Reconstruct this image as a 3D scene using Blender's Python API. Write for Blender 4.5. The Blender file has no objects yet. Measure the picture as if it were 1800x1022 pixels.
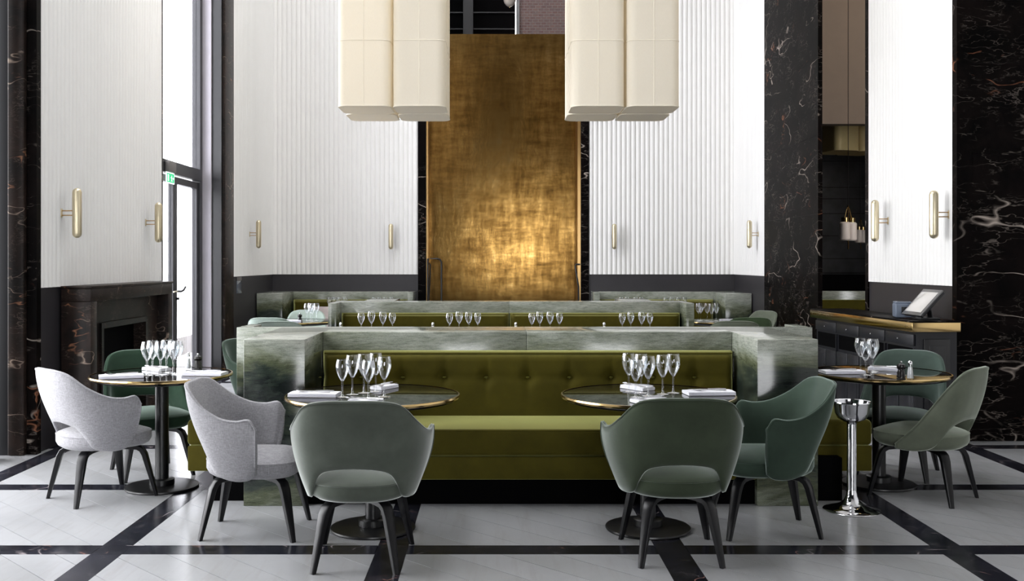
import bpy, bmesh, math, random
from mathutils import Vector, Matrix
random.seed(7)
SC = bpy.context.scene
COL = SC.collection
PI = math.pi
# ------------------------------------------------------------------ camera, world, light, exposure
F, EYE, VX, VY = 1750.0, 1.45, 868.0, 460.0      # focal length in pixels, eye height, vanishing point (1800x1022 frame)
cd = bpy.data.cameras.new('camera'); cam = bpy.data.objects.new('camera', cd); COL.objects.link(cam)
cam.location = (0, 0, EYE); cam.rotation_euler = (PI/2, 0, 0)
cd.sensor_width = 36.0; cd.lens = F/1800*36.0
cd.shift_x = (900-VX)/1800; cd.shift_y = -(511-VY)/1800
cd.clip_start = 0.05; cd.clip_end = 200
SC.camera = cam

W = bpy.data.worlds.new('world'); SC.world = W; W.use_nodes = True
wn = W.node_tree; wn.nodes.clear()
wo = wn.nodes.new('ShaderNodeOutputWorld'); wb = wn.nodes.new('ShaderNodeBackground')
wb.inputs['Color'].default_value = (0.965, 0.975, 1.0, 1); wb.inputs['Strength'].default_value = 6.3   # overcast daylight
wn.links.new(wb.outputs[0], wo.inputs[0])
ROOM_H = 9.0

def portal(loc, rot, sx, sy):
    l = bpy.data.lights.new('window_portal', 'AREA'); l.shape = 'RECTANGLE'; l.size = sx; l.size_y = sy
    l.cycles.is_portal = True
    o = bpy.data.objects.new('window_portal', l); COL.objects.link(o); o.location = loc; o.rotation_euler = rot
LEFTROT = (0, -PI/2, 0)      # lamp -Z points to +X
portal((-3.90, 11.6, 4.5), LEFTROT, 8.8, 2.3)
portal((-3.95, 5.6, 2.3), LEFTROT, 4.5, 3.2)
portal((-1.35, 8.5, ROOM_H+0.15), (0, 0, 0), 1.5, 11.0)
portal((1.3, -6.2, 1.95), (PI/2, 0, 0), 3.2, 3.2)
SC.view_settings.view_transform = 'Standard'; SC.view_settings.look = 'None'
SC.view_settings.gamma = 1.0; SC.view_settings.use_curve_mapping = False
SC.view_settings.exposure = 0.85
SC.cycles.max_bounces = 10; SC.cycles.diffuse_bounces = 6; SC.cycles.glossy_bounces = 5
SC.cycles.transparent_max_bounces = 24; SC.cycles.transmission_bounces = 8
SC.cycles.caustics_reflective = False; SC.cycles.caustics_refractive = False
SC.cycles.sample_clamp_indirect = 8.0

# ------------------------------------------------------------------ materials
def s2l(c):
    return tuple(((v/255)/12.92 if v/255 <= 0.04045 else ((v/255+0.055)/1.055)**2.4) for v in c) + (1,)
class NT:
    def __init__(s, name):
        s.m = bpy.data.materials.new(name); s.m.use_nodes = True; s.t = s.m.node_tree; s.n = s.t.nodes
        s.n.clear(); s.out = s.n.new('ShaderNodeOutputMaterial')
    def add(s, typ, **kw):
        n = s.n.new(typ)
        for k, v in kw.items():
            if k in n.inputs.keys() and not hasattr(n, k): n.inputs[k].default_value = v
            elif hasattr(n, k): setattr(n, k, v)
            else: n.inputs[k].default_value = v
        return n
    def inp(s, n, **kw):
        for k, v in kw.items(): n.inputs[k].default_value = v
        return n
    def link(s, a, b): s.t.links.new(a, b)
    def pos(s, scale=(1,1,1), rot=(0,0,0), obj=False):
        if obj: g = s.add('ShaderNodeTexCoord').outputs['Object']
        else: g = s.add('ShaderNodeNewGeometry').outputs['Position']
        mp = s.add('ShaderNodeMapping'); mp.inputs['Scale'].default_value = scale; mp.inputs['Rotation'].default_value = rot
        s.link(g, mp.inputs['Vector']); return mp.outputs[0]
    def noise(s, vec, scale, detail=4, rough=0.55, dist=0.0):
        n = s.add('ShaderNodeTexNoise'); n.inputs['Scale'].default_value = scale; n.inputs['Detail'].default_value = detail
        n.inputs['Roughness'].default_value = rough; n.inputs['Distortion'].default_value = dist
        if vec is not None: s.link(vec, n.inputs['Vector'])
        return n.outputs[0]
    def ramp(s, fac, stops, interp='LINEAR'):
        r = s.add('ShaderNodeValToRGB'); r.color_ramp.interpolation = interp
        while len(r.color_ramp.elements) < len(stops): r.color_ramp.elements.new(0.5)
        for e, (p, c) in zip(r.color_ramp.elements, stops):
            e.position = p; e.color = c if len(c) == 4 else tuple(c)+(1,)
        s.link(fac, r.inputs[0]); return r.outputs[0]
    def mix(s, fac, a, b, blend='MIX'):
        n = s.add('ShaderNodeMix'); n.data_type = 'RGBA'; n.blend_type = blend
        for sock, v in ((n.inputs[0], fac), (n.inputs[6], a), (n.inputs[7], b)):
            if hasattr(v, 'links'): s.link(v, sock)
            else: sock.default_value = v
        return n.outputs[2]
    def math(s, op, a, b=0.0, c=0.0):
        n = s.add('ShaderNodeMath'); n.operation = op
        for sock, v in zip(n.inputs, (a, b, c)):
            if hasattr(v, 'links'): s.link(v, sock)
            else: sock.default_value = v
        return n.outputs[0]
    def bsdf(s, color, rough=0.5, metal=0.0, bump=None, bstr=0.2, bdist=0.01, **kw):
        b = s.add('ShaderNodeBsdfPrincipled')
        for sock, v in (('Base Color', color), ('Roughness', rough), ('Metallic', metal)):
            if hasattr(v, 'links'): s.link(v, b.inputs[sock])
            else: b.inputs[sock].default_value = v
        for k, v in kw.items(): b.inputs[k.replace('_', ' ')].default_value = v
        if bump is not None:
            bp = s.add('ShaderNodeBump'); bp.inputs['Strength'].default_value = bstr; bp.inputs['Distance'].default_value = bdist
            s.link(bump, bp.inputs['Height']); s.link(bp.outputs[0], b.inputs['Normal'])
        s.link(b.outputs[0], s.out.inputs['Surface']); return s.m

def plain(name, rgb, rough=0.5, metal=0.0, var=0.08, nscale=6.0, **kw):
    t = NT(name); v = t.pos(); c = s2l(rgb)
    n = t.noise(v, nscale, 5)
    d = tuple(x*(1-var) for x in c[:3])+(1,); l = tuple(min(1, x*(1+var)) for x in c[:3])+(1,)
    return t.bsdf(t.ramp(n, [(0.3, d), (0.7, l)]), rough, metal, **kw)

def velvet(name, rgb, sheen=0.5, tint=(1,1,1)):
    sheen = min(1.0, sheen*1.25); tint = tuple(0.25+0.75*x for x in tint)
    t = NT(name); v = t.pos(obj=True); c = s2l(rgb)
    n = t.noise(v, 7.0, 6, 0.6); f = t.noise(v, 420.0, 2)
    col = t.ramp(n, [(0.25, tuple(x*0.78 for x in c[:3])+(1,)), (0.75, tuple(min(1, x*1.2) for x in c[:3])+(1,))])
    m = t.bsdf(col, 0.78, 0, bump=f, bstr=0.12, bdist=0.002, Specular_IOR_Level=0.12, Sheen_Weight=sheen, Sheen_Roughness=0.35)
    m.node_tree.nodes['Principled BSDF'].inputs['Sheen Tint'].default_value = tuple(tint)+(1,)
    return m

def weave(name, rgb):
    t = NT(name); c = s2l(rgb)
    a = t.noise(t.pos((260, 260, 40), obj=True), 1.0, 2); b = t.noise(t.pos((40, 40, 300), obj=True), 1.0, 2)
    f = t.math('ADD', a, b); f = t.math('MULTIPLY', f, 0.5)
    col = t.ramp(f, [(0.35, tuple(x*0.72 for x in c[:3])+(1,)), (0.65, tuple(min(1, x*1.22) for x in c[:3])+(1,))])
    return t.bsdf(col, 0.9, 0, bump=f, bstr=0.35, bdist=0.003, Specular_IOR_Level=0.1, Sheen_Weight=0.25)

def black_marble(name, base=(7,6,6), brown=(20,15,14), veincol=(176,164,154), rust=(132,88,66), dens=1.0, rough=0.4, spec=0.02, amount=1.0):
    t = NT(name); p = t.pos()
    def veins(scale, stretch, rot, th, lo, hi, nsc, dist):
        mp = t.add('ShaderNodeMapping'); mp.inputs['Rotation'].default_value = rot; mp.inputs['Scale'].default_value = stretch
        t.link(p, mp.inputs[0])
        n = t.noise(mp.outputs[0], scale*dens, 3, 0.5, dist)
        r = t.math('ABSOLUTE', t.math('SUBTRACT', n, 0.5))
        k = t.ramp(r, [(0.0, (1,1,1)), (th, (0,0,0))])
        mk = t.ramp(t.noise(p, nsc*dens, 4, 0.6), [(lo, (0,0,0)), (hi, (1,1,1))])
        return t.math('MULTIPLY', k, mk)
    st = (1, 1, 2.2)
    v1 = veins(0.9, st, (0.5, 0.55, 0.3), 0.006, 0.49, 0.62, 1.5, 0.2)
    v2 = veins(3.6, (1, 1, 3.2), (-0.45, -0.6, 0.2), 0.015, 0.48, 0.64, 2.6, 0.15)
    v3 = veins(1.3, (1, 1, 2.0), (0.7, -0.4, 0.5), 0.009, 0.57, 0.66, 1.9, 0.2)
    v4 = veins(8.0, (1, 1, 2.4), (0.4, 0.7, 0.1), 0.026, 0.52, 0.70, 3.4, 0.1)
    body = t.ramp(t.noise(p, 3.0, 7, 0.65, 0.6), [(0.40, s2l(base)), (0.72, s2l(brown))])
    dim = s2l(tuple(int(x*0.62) for x in veincol))
    c = t.mix(t.math('MULTIPLY', v4, 0.6*amount), body, dim); c = t.mix(t.math('MULTIPLY', v2, 0.8*amount), c, dim); c = t.mix(t.math('MULTIPLY', v1, amount), c, s2l(veincol)); c = t.mix(t.math('MULTIPLY', v3, amount), c, s2l(rust))
    return t.bsdf(c, rough, 0, Specular_IOR_Level=spec)

def green_stone(name):
    t = NT(name); pos = t.add('ShaderNodeNewGeometry').outputs['Position']
    rot = (0.10, -0.20, 0)
    band = t.noise(t.pos((1.0, 1.0, 3.2), rot), 1.3, 10, 0.68, 0.7)
    low = t.noise(t.pos((0.8, 0.8, 0.8)), 1.1, 2)
    xyz = t.add('ShaderNodeSeparateXYZ'); t.link(pos, xyz.inputs[0])
    # stone tone by height: pale top, dark below the middle, paler near the foot
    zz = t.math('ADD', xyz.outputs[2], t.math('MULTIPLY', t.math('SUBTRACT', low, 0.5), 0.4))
    height_tone = t.ramp(zz, [(0.0, (0.40,)*3), (0.20, (0.24,)*3), (0.45, (0.10,)*3), (0.66, (0.12,)*3), (0.77, (0.30,)*3), (0.88, (0.60,)*3), (1.0, (0.72,)*3)])
    val = t.math('ADD', height_tone, t.math('MULTIPLY', t.math('SUBTRACT', band, 0.5), 1.25))
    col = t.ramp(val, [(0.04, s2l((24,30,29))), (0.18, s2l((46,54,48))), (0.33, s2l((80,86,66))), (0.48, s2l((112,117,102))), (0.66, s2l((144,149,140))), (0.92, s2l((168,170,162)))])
    fine = t.noise(t.pos((12, 12, 95), rot), 1.0, 9, 0.78, 0.5)
    dk = t.ramp(fine, [(0.32, (0.34,0.36,0.32)), (0.50, (1,1,0.98)), (0.66, (1.25,1.23,1.18))])
    col = t.mix(0.9, col, dk, 'MULTIPLY')
    grain = t.noise(t.pos(), 160, 3, 0.6)
    col = t.mix(0.35, col, t.ramp(grain, [(0.35, (0.6,0.6,0.6)), (0.65, (1.3,1.3,1.3))]), 'MULTIPLY')
    return t.bsdf(col, 0.14, 0, Specular_IOR_Level=0.5)

def floor_white(name):
    t = NT(name); oi = t.add('ShaderNodeObjectInfo')
    p = t.pos((1, 1, 1), (0, 0, PI/4))
    st = t.noise(t.pos((1, 1, 1), (0, 0, PI/4)), 2.0, 6, 0.6, 0.5)
    col = t.ramp(st, [(0.25, s2l((164,165,168))), (0.75, s2l((175,176,179)))])
    tint = t.ramp(oi.outputs['Random'], [(0.0, (0.90,0.90,0.89)), (1.0, (1.0,1.0,1.0))])
    col = t.mix(1.0, col, tint, 'MULTIPLY')
    sp = t.add('ShaderNodeMapping'); sp.inputs['Rotation'].default_value = (0, 0, PI/4); sp.inputs['Scale'].default_value = (16, 1.6, 4)
    t.link(t.add('ShaderNodeNewGeometry').outputs['Position'], sp.inputs[0])
    ns = t.noise(sp.outputs[0], 1.0, 5, 0.65)
    col = t.mix(t.ramp(ns, [(0.50, (0,0,0)), (0.85, (0.4,0.4,0.4))]), col, s2l((140,135,130)))
    return t.bsdf(col, t.ramp(st, [(0.2, (0.16,)*3), (0.8, (0.24,)*3)]), 0, Specular_IOR_Level=0.6)

def brass_patina(name):
    t = NT(name); p = t.pos()
    a = t.noise(t.pos((1.1, 1, 0.7)), 1.5, 8, 0.65, 0.7); b = t.noise(t.pos((7, 1, 1.2)), 1.4, 7, 0.7); d = t.noise(t.pos((1.4, 1, 6)), 1.6, 7, 0.7)
    e = t.math('MULTIPLY', t.math('ADD', t.math('ADD', a, b), d), 0.3333)
    col = t.ramp(e, [(0.36, s2l((66,47,22))), (0.46, s2l((102,76,38))), (0.55, s2l((128,100,56))), (0.66, s2l((158,132,86)))])
    spot = t.ramp(t.noise(p, 9.0, 6, 0.75, 1.0), [(0.63, (0,0,0)), (0.74, (1,1,1))])
    col = t.mix(t.math('MULTIPLY', spot, 0.55), col, s2l((58,40,22)))
    rg = t.ramp(e, [(0.35, (0.27,)*3), (0.65, (0.15,)*3)])
    h = t.math('ADD', t.noise(t.pos((1.6, 1, 0.9)), 3.0, 6, 0.6, 0.5), t.math('MULTIPLY', b, 0.5))
    return t.bsdf(col, rg, 1.0, bump=h, bstr=0.10, bdist=0.02)

def glass_mat(name, edge=0.9, tint=(1,1,1), base=0.03):
    t = NT(name); lw = t.add('ShaderNodeLayerWeight'); lw.inputs['Blend'].default_value = 0.5
    fr = t.math('ADD', t.math('MULTIPLY', t.math('POWER', lw.outputs['Facing'], 2.2), edge), base)
    tr = t.add('ShaderNodeBsdfTransparent'); tr.inputs[0].default_value = tuple(tint)+(1,)
    gl = t.add('ShaderNodeBsdfGlossy'); gl.inputs['Roughness'].default_value = 0.02; gl.inputs[0].default_value = (1,1,1,1)
    mx = t.add('ShaderNodeMixShader'); t.link(fr, mx.inputs[0]); t.link(tr.outputs[0], mx.inputs[1]); t.link(gl.outputs[0], mx.inputs[2])
    t.link(mx.outputs[0], t.out.inputs['Surface']); return t.m

def emis(name, rgb, strength):
    t = NT(name); e = t.add('ShaderNodeEmission'); e.inputs[0].default_value = s2l(rgb); e.inputs[1].default_value = strength
    t.link(e.outputs[0], t.out.inputs['Surface']); return t.m

def brick_mat(name):
    t = NT(name); p = t.add('ShaderNodeNewGeometry').outputs['Position']
    sw = t.add('ShaderNodeSeparateXYZ'); t.link(p, sw.inputs[0]); cb = t.add('ShaderNodeCombineXYZ')
    t.link(sw.outputs[0], cb.inputs[0]); t.link(sw.outputs[2], cb.inputs[1])
    b = t.add('ShaderNodeTexBrick'); t.link(cb.outputs[0], b.inputs['Vector']); b.inputs['Scale'].default_value = 4.6
    b.inputs['Color1'].default_value = s2l((120,88,84)); b.inputs['Color2'].default_value = s2l((142,112,104)); b.inputs['Mortar'].default_value = s2l((150,140,136))
    b.inputs['Mortar Size'].default_value = 0.03
    n = t.noise(p, 14, 6, 0.7); col = t.mix(t.ramp(n, [(0.4,(0,0,0)),(0.6,(0.8,0.8,0.8))]), b.outputs['Color'], s2l((128,112,110)))
    return t.bsdf(col, 0.9, 0, bump=b.outputs['Fac'], bstr=0.5, bdist=0.01)

def shade_fabric(name):
    t = NT(name); c = s2l((249,242,227))
    f = t.noise(t.pos((300, 300, 40), obj=True), 1.0, 2)
    col = t.ramp(f, [(0.3, tuple(x*0.96 for x in c[:3])+(1,)), (0.7, c)])
    d = t.add('ShaderNodeBsdfDiffuse'); tl = t.add('ShaderNodeBsdfTranslucent'); t.link(col, d.inputs[0]); t.link(col, tl.inputs[0])
    mx = t.add('ShaderNodeMixShader'); mx.inputs[0].default_value = 0.3; t.link(d.outputs[0], mx.inputs[1]); t.link(tl.outputs[0], mx.inputs[2])
    t.link(mx.outputs[0], t.out.inputs['Surface']); return t.m

M = dict(
    white=plain('white_plaster', (240,239,237), 0.55, var=0.01), wains=plain('dark_wainscot', (45,43,46), 0.42, var=0.12, nscale=3),
    ceil=plain('ceiling_white', (236,234,230), 0.8, var=0.01), marble=black_marble('black_marble'),
    marble_b=black_marble('brown_black_marble', base=(22,18,17), brown=(52,40,35), veincol=(176,156,140), rust=(146,102,76), dens=1.7, spec=0.2),
    marble_s=black_marble('floor_black_marble', base=(22,23,30), brown=(44,45,54), veincol=(170,160,162), rust=(150,112,102), dens=2.0, rough=0.18, spec=0.5),
    stone=green_stone('green_quartzite'), floor=floor_white('white_floor_stone'), grout=plain('floor_bed', (92,88,84), 0.9),
    black=plain('black_lacquer', (16,16,19), 0.35, var=0.1), blackm=plain('black_metal', (13,13,15), 0.34, 0.0, var=0.1), frame=plain('dark_window_frame', (46,46,49), 0.4, var=0.1),
    void=plain('matte_black', (4,4,5), 0.8, Specular_IOR_Level=0.04), brassp=brass_patina('patinated_brass'),
    brass=plain('polished_brass', (214,184,128), 0.16, 1.0, var=0.04), brassb=plain('brushed_pale_brass', (222,210,180), 0.36, 1.0, var=0.04),
    brassd=plain('satin_brass', (196,160,108), 0.28, 1.0, var=0.05),
    chrome=plain('chrome', (225,226,230), 0.06, 1.0, var=0.01), steel=plain('cutlery_steel', (205,206,210), 0.15, 1.0, var=0.02),
    olive=velvet('olive_velvet', (70,64,14), 0.75, (0.9,0.92,0.15)), oliveb=velvet('olive_velvet_button', (88,86,20), 0.3, (0.85,0.9,0.35)),
    sage=velvet('sage_velvet', (84,90,82), 0.9, (0.95,1,0.97)), moss=velvet('moss_velvet', (58,67,52), 0.7, (0.9,1,0.95)),
    forest=velvet('forest_velvet', (52,66,56), 0.6, (0.8,1,0.9)), pale=velvet('pale_sage_velvet', (100,106,92), 0.7, (0.9,1,0.85)),
    jade=velvet('jade_velvet', (72,86,79), 0.6, (0.85,1,0.95)), dark=velvet('dark_green_velvet', (38,57,44), 0.4, (0.8,1,0.9)),
    mint=velvet('mint_velvet', (150,163,154), 0.5, (0.9,1,0.95)), taupe=velvet('taupe_velvet', (158,148,144), 0.3),
    olivegr=velvet('bottle_green_velvet', (62,78,54), 0.3, (0.8,1,0.8)), greyv=weave('grey_wool', (150,149,153)),
    wood=plain('black_stained_ash', (13,13,16), 0.34, var=0.25, nscale=30, Specular_IOR_Level=0.3), top=black_marble('black_table_marble', base=(12,12,12), brown=(22,21,20), rough=0.03, spec=0.5, amount=0.25),
    glass=glass_mat('wine_glass', 0.95, (0.98,0.99,1), 0.05), pane=glass_mat('window_pane', 0.6, (1,1,1), 0.04), pane2=glass_mat('tinted_window_pane', 0.6, (0.98,0.98,1.0), 0.04), shaker=glass_mat('salt_glass', 0.9, (0.93,0.95,0.95), 0.12),
    napkin=plain('white_linen', (238,238,244), 0.85, var=0.015, nscale=60), salt=plain('salt', (235,235,238), 0.9, var=0.02, nscale=90),
    mill=plain('ebony_wood', (24,20,20), 0.25, var=0.2, nscale=20), fabric=shade_fabric('cream_shade_fabric'), seam=plain('shade_seam', (238,230,212), 0.8, var=0.02),
    taupewall=plain('taupe_paint', (118,104,92), 0.8, var=0.03), tile=plain('dark_glazed_tile', (44,46,48), 0.16, var=0.3, nscale=3),
    brick=brick_mat('old_brick'), concrete=plain('pale_concrete', (150,148,148), 0.9, var=0.1), opal=plain('opal_glass', (226,214,206), 0.25, var=0.01),
    gold=plain('gold_shade', (206,186,132), 0.5, var=0.06), navy=plain('navy_black_paint', (22,23,29), 0.42, var=0.1, nscale=10), greyplastic=plain('slate_plastic', (98,108,124), 0.45, var=0.05),
    bezel=plain('tablet_bezel', (120,120,120), 0.3, 0.6), screen=plain('tablet_screen', (205,202,198), 0.12, var=0.05), dplastic=plain('dark_plastic', (24,25,28), 0.4),
    exitg=emis('exit_sign_green', (70,190,130), 0.9), exitw=emis('exit_sign_white', (235,255,244), 1.2), signgrey=plain('grey_bracket', (120,116,114), 0.6),
    reveal=plain('pale_stone_reveal', (176,172,180), 0.7, var=0.03), lintel=plain('dark_lintel_paint', (38,36,37), 0.6),
)
# ------------------------------------------------------------------ mesh helpers
def link(o, parent=None):
    COL.objects.link(o)
    if parent is not None: o.parent = parent
    return o
def mesh(name, verts, faces, mat, parent=None, smooth=False, flat_angle=None):
    me = bpy.data.meshes.new(name); me.from_pydata(verts, [], faces); me.update()
    bm = bmesh.new(); bm.from_mesh(me); bmesh.ops.recalc_face_normals(bm, faces=bm.faces); bm.to_mesh(me); bm.free()
    if mat: me.materials.append(M[mat])
    if smooth:
        me.polygons.foreach_set('use_smooth', [True]*len(me.polygons))
        if flat_angle:
            try: me.set_sharp_from_angle(angle=flat_angle)
            except Exception: pass
    return link(bpy.data.objects.new(name, me), parent)
def boxdata(x0, x1, y0, y1, z0, z1):
    v = [(x0,y0,z0),(x1,y0,z0),(x1,y1,z0),(x0,y1,z0),(x0,y0,z1),(x1,y0,z1),(x1,y1,z1),(x0,y1,z1)]
    return v, [(0,3,2,1),(4,5,6,7),(0,1,5,4),(1,2,6,5),(2,3,7,6),(3,0,4,7)]
def box(name, b, mat, parent=None, bev=0.0, seg=2):
    v, f = boxdata(*b)
    if not bev: return mesh(name, v, f, mat, parent)
    me = bpy.data.meshes.new(name); me.from_pydata(v, [], f)
    bm = bmesh.new(); bm.from_mesh(me)
    bmesh.ops.bevel(bm, geom=list(bm.edges), offset=bev, segments=seg, affect='EDGES', profile=0.5)
    bmesh.ops.recalc_face_normals(bm, faces=bm.faces); bm.to_mesh(me); bm.free()
    me.polygons.foreach_set('use_smooth', [True]*len(me.polygons))
    try: me.set_sharp_from_angle(angle=math.radians(50))
    except Exception: pass
    me.materials.append(M[mat])
    return link(bpy.data.objects.new(name, me), parent)
def boxes(name, bl, mat, parent=None):
    V, Fc = [], []
    for b in bl:
        v, f = boxdata(*b); k = len(V); V += v; Fc += [tuple(i+k for i in q) for q in f]
    return mesh(name, V, Fc, mat, parent)
def lathe(name, prof, mat, parent=None, seg=32, loc=(0,0,0), sharp=40):
    V, Fc, rings = [], [], []
    for r, z in prof:
        if r < 1e-6: rings.append([len(V)]); V.append((loc[0], loc[1], loc[2]+z))
        else:
            rings.append(list(range(len(V), len(V)+seg)))
            V += [(loc[0]+r*math.cos(2*PI*i/seg), loc[1]+r*math.sin(2*PI*i/seg), loc[2]+z) for i in range(seg)]
    for a, b in zip(rings, rings[1:]):
        for i in range(seg):
            j = (i+1) % seg
            if len(a) == 1 and len(b) == 1: continue
            if len(a) == 1: Fc.append((a[0], b[j], b[i]))
            elif len(b) == 1: Fc.append((a[i], a[j], b[0]))
            else: Fc.append((a[i], a[j], b[j], b[i]))
    return mesh(name, V, Fc, mat, parent, True, math.radians(sharp))
def sweep(name, path, mat, parent=None, r=0.01, seg=8, closed=False, section=None, up=None, smooth=True):
    """a tube (or any section) along a polyline; r may be a list"""
    P = [Vector(p) for p in path]; n = len(P); V, Fc = [], []
    sec = section or [(math.cos(2*PI*i/seg), math.sin(2*PI*i/seg)) for i in range(seg)]
    k = len(sec); prev = None
    for i in range(n):
        a = P[(i-1) % n] if closed or i > 0 else P[i]; b = P[(i+1) % n] if closed or i < n-1 else P[i]
        t = (b-a).normalized()
        ref = Vector(up) if up else (prev if prev is not None else (Vector((0,0,1)) if abs(t.z) < 0.9 else Vector((1,0,0))))
        nx = (ref - t*ref.dot(t)).normalized(); prev = nx; ny = t.cross(nx)
        rr = r[i] if isinstance(r, list) else r
        sx, sy = rr if isinstance(rr, tuple) else (rr, rr)
        V += [tuple(P[i] + nx*(u*sx) + ny*(w*sy)) for u, w in sec]
    m = n if closed else n-1
    for i in range(m):
        for j in range(k):
            a = i*k+j; b = i*k+(j+1) % k; c = ((i+1) % n)*k+(j+1) % k; d = ((i+1) % n)*k+j
            Fc.append((a, b, c, d))
    if not closed: Fc += [tuple(range(k-1, -1, -1)), tuple(range((n-1)*k, n*k))]
    return mesh(name, V, Fc, mat, parent, smooth, math.radians(40))
def arc(c, r, a0, a1, n, plane='xz'):
    out = []
    for i in range(n+1):
        a = a0+(a1-a0)*i/n; u, w = r*math.cos(a), r*math.sin(a)
        out.append((c[0]+u, c[1], c[2]+w) if plane == 'xz' else (c[0], c[1]+u, c[2]+w) if plane == 'yz' else (c[0]+u, c[1]+w, c[2]))
    return out
def prism(name, poly, z0, z1, mat, parent=None):
    n = len(poly); V = [(x, y, z0) for x, y in poly]+[(x, y, z1) for x, y in poly]
    return mesh(name, V, [tuple(range(n-1, -1, -1)), tuple(range(n, 2*n))]+[(i, (i+1) % n, n+(i+1) % n, n+i) for i in range(n)], mat, parent)
def thing(name, label, cat, loc=(0,0,0), rz=0.0, group=None):
    o = bpy.data.objects.new(name, None); COL.objects.link(o); o.location = loc; o.rotation_euler = (0, 0, rz); o.empty_display_size = 0.1
    return tag(o, label, cat, group)
def tag(o, label, cat, group=None):
    o['label'] = label; o['category'] = cat
    if group: o['group'] = group
    return o
def struct(o, label=None):
    o['kind'] = 'structure'
    if label: o['label'] = label
    return o
def dup(root, label, loc, rz=0.0, group=None, mats=None):
    r = root.copy(); COL.objects.link(r); r.location = loc; r.rotation_euler = (0, 0, rz); r['label'] = label
    if group: r['group'] = group
    for ch in list(root.children):
        c = ch.copy(); COL.objects.link(c); c.parent = r
        for g in ch.children:
            d = g.copy(); COL.objects.link(d); d.parent = c
    return r
def at(px, py, z):                     # the point at height z that the photograph shows at (px, py)
    Y = F*(EYE-z)/(py-VY); return ((px-VX)*Y/F, Y, z)
def atY(px, Y): return (px-VX)*Y/F
def hatY(py, Y): return EYE-(py-VY)*Y/F

# ------------------------------------------------------------------ floor
XL, XR, YB = -3.45, 3.75, 15.5
SP = 1.407; SW = 0.078
sx = [-1.919+SP*i for i in range(-2, 6)]
sy = [5.005+1.388*i for i in range(-9, 11)]
floor = struct(box('floor', (-6.0, 8.5, -6.4, 24.0, -0.12, -0.006), 'grout'), 'white stone floor laid diagonally between black marble bands')
def clip(poly, nx, ny, d):
    out = []
    for i in range(len(poly)):
        a, b = poly[i], poly[(i+1) % len(poly)]
        da, db = a[0]*nx+a[1]*ny-d, b[0]*nx+b[1]*ny-d
        if da >= 0: out.append(a)
        if (da >= 0) != (db >= 0):
            t = da/(da-db); out.append((a[0]+(b[0]-a[0])*t, a[1]+(b[1]-a[1])*t))
    return out
q = math.sqrt(0.5); PWID = 0.195
for i in range(len(sx)-1):
    for j in range(len(sy)-1):
        x0, x1, y0, y1 = sx[i]+SW, sx[i+1]-SW, sy[j]+SW, sy[j+1]-SW
        sq = [(x0,y0),(x1,y0),(x1,y1),(x0,y1)]
        if y1 < 4.3 or y0 > 7.9 or x1 < -3.5:
            if x1 > -5 and y1 > -6: prism('floor_slab', sq, -0.03, 0.0, 'floor', floor)
            continue
        u0 = (x0+y0)*q; u1 = (x1+y1)*q; k = math.floor(u0/PWID)
        while k*PWID < u1:
            pl = clip(clip(sq, q, q, k*PWID+0.0018), -q, -q, -((k+1)*PWID-0.0018)); k += 1
            if len(pl) >= 3 and max(p[1] for p in pl) > 4.3: prism('floor_plank', pl, -0.03, random.uniform(-0.0006, 0.0), 'floor', floor)
for i, x in enumerate(sx):
    for j, y in enumerate(sy):
        if y > -6.3: box('marble_crossing', (x-SW+0.001, x+SW-0.001, y-SW+0.001, y+SW-0.001, -0.03, 0), 'marble_s', floor)
        if j < len(sy)-1: box('marble_band', (x-SW+0.001, x+SW-0.001, y+SW+0.001, sy[j+1]-SW-0.001, -0.03, 0), 'marble_s', floor)
        if i < len(sx)-1: box('marble_band', (x+SW+0.001, sx[i+1]-SW-0.001, y-SW+0.001, y+SW-0.001, -0.03, 0), 'marble_s', floor)

# ------------------------------------------------------------------ walls
WH = 1.25
def fluted(name, p0, p1, nrm, z0, z1, pitch=0.073, depth=0.024, mat='white'):
    p0, p1 = Vector(p0), Vector(p1); L = (p1-p0).length; d = (p1-p0)/L; n = max(2, round(L/pitch)); nv = Vector(nrm)
    pts = []
    for i in range(n):
        for k in range(6):
            u = (i+k/6)/n; pts.append((p0+d*(u*L), depth*(abs(math.sin(PI*k/6))**0.6)))
    pts.append((p1, 0.0))
    V = []
    for z in (z0, z1):
        for p, h in pts: V.append((p.x+nv.x*h, p.y+nv.y*h, z))
    m = len(pts); V += [(p1.x-nv.x*0.08, p1.y-nv.y*0.08, z0), (p0.x-nv.x*0.08, p0.y-nv.y*0.08, z0), (p1.x-nv.x*0.08, p1.y-nv.y*0.08, z1), (p0.x-nv.x*0.08, p0.y-nv.y*0.08, z1)]
    Fc = [(i, i+1, m+i+1, m+i) for i in range(m-1)]+[(m-1, 2*m, 2*m+2, 2*m-1), (0, m, 2*m+3, 2*m+1), (2*m, 2*m+1, 2*m+3, 2*m+2)]
    o = mesh(name, V, Fc, mat, None, True, math.radians(35)); return struct(o)
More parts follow.
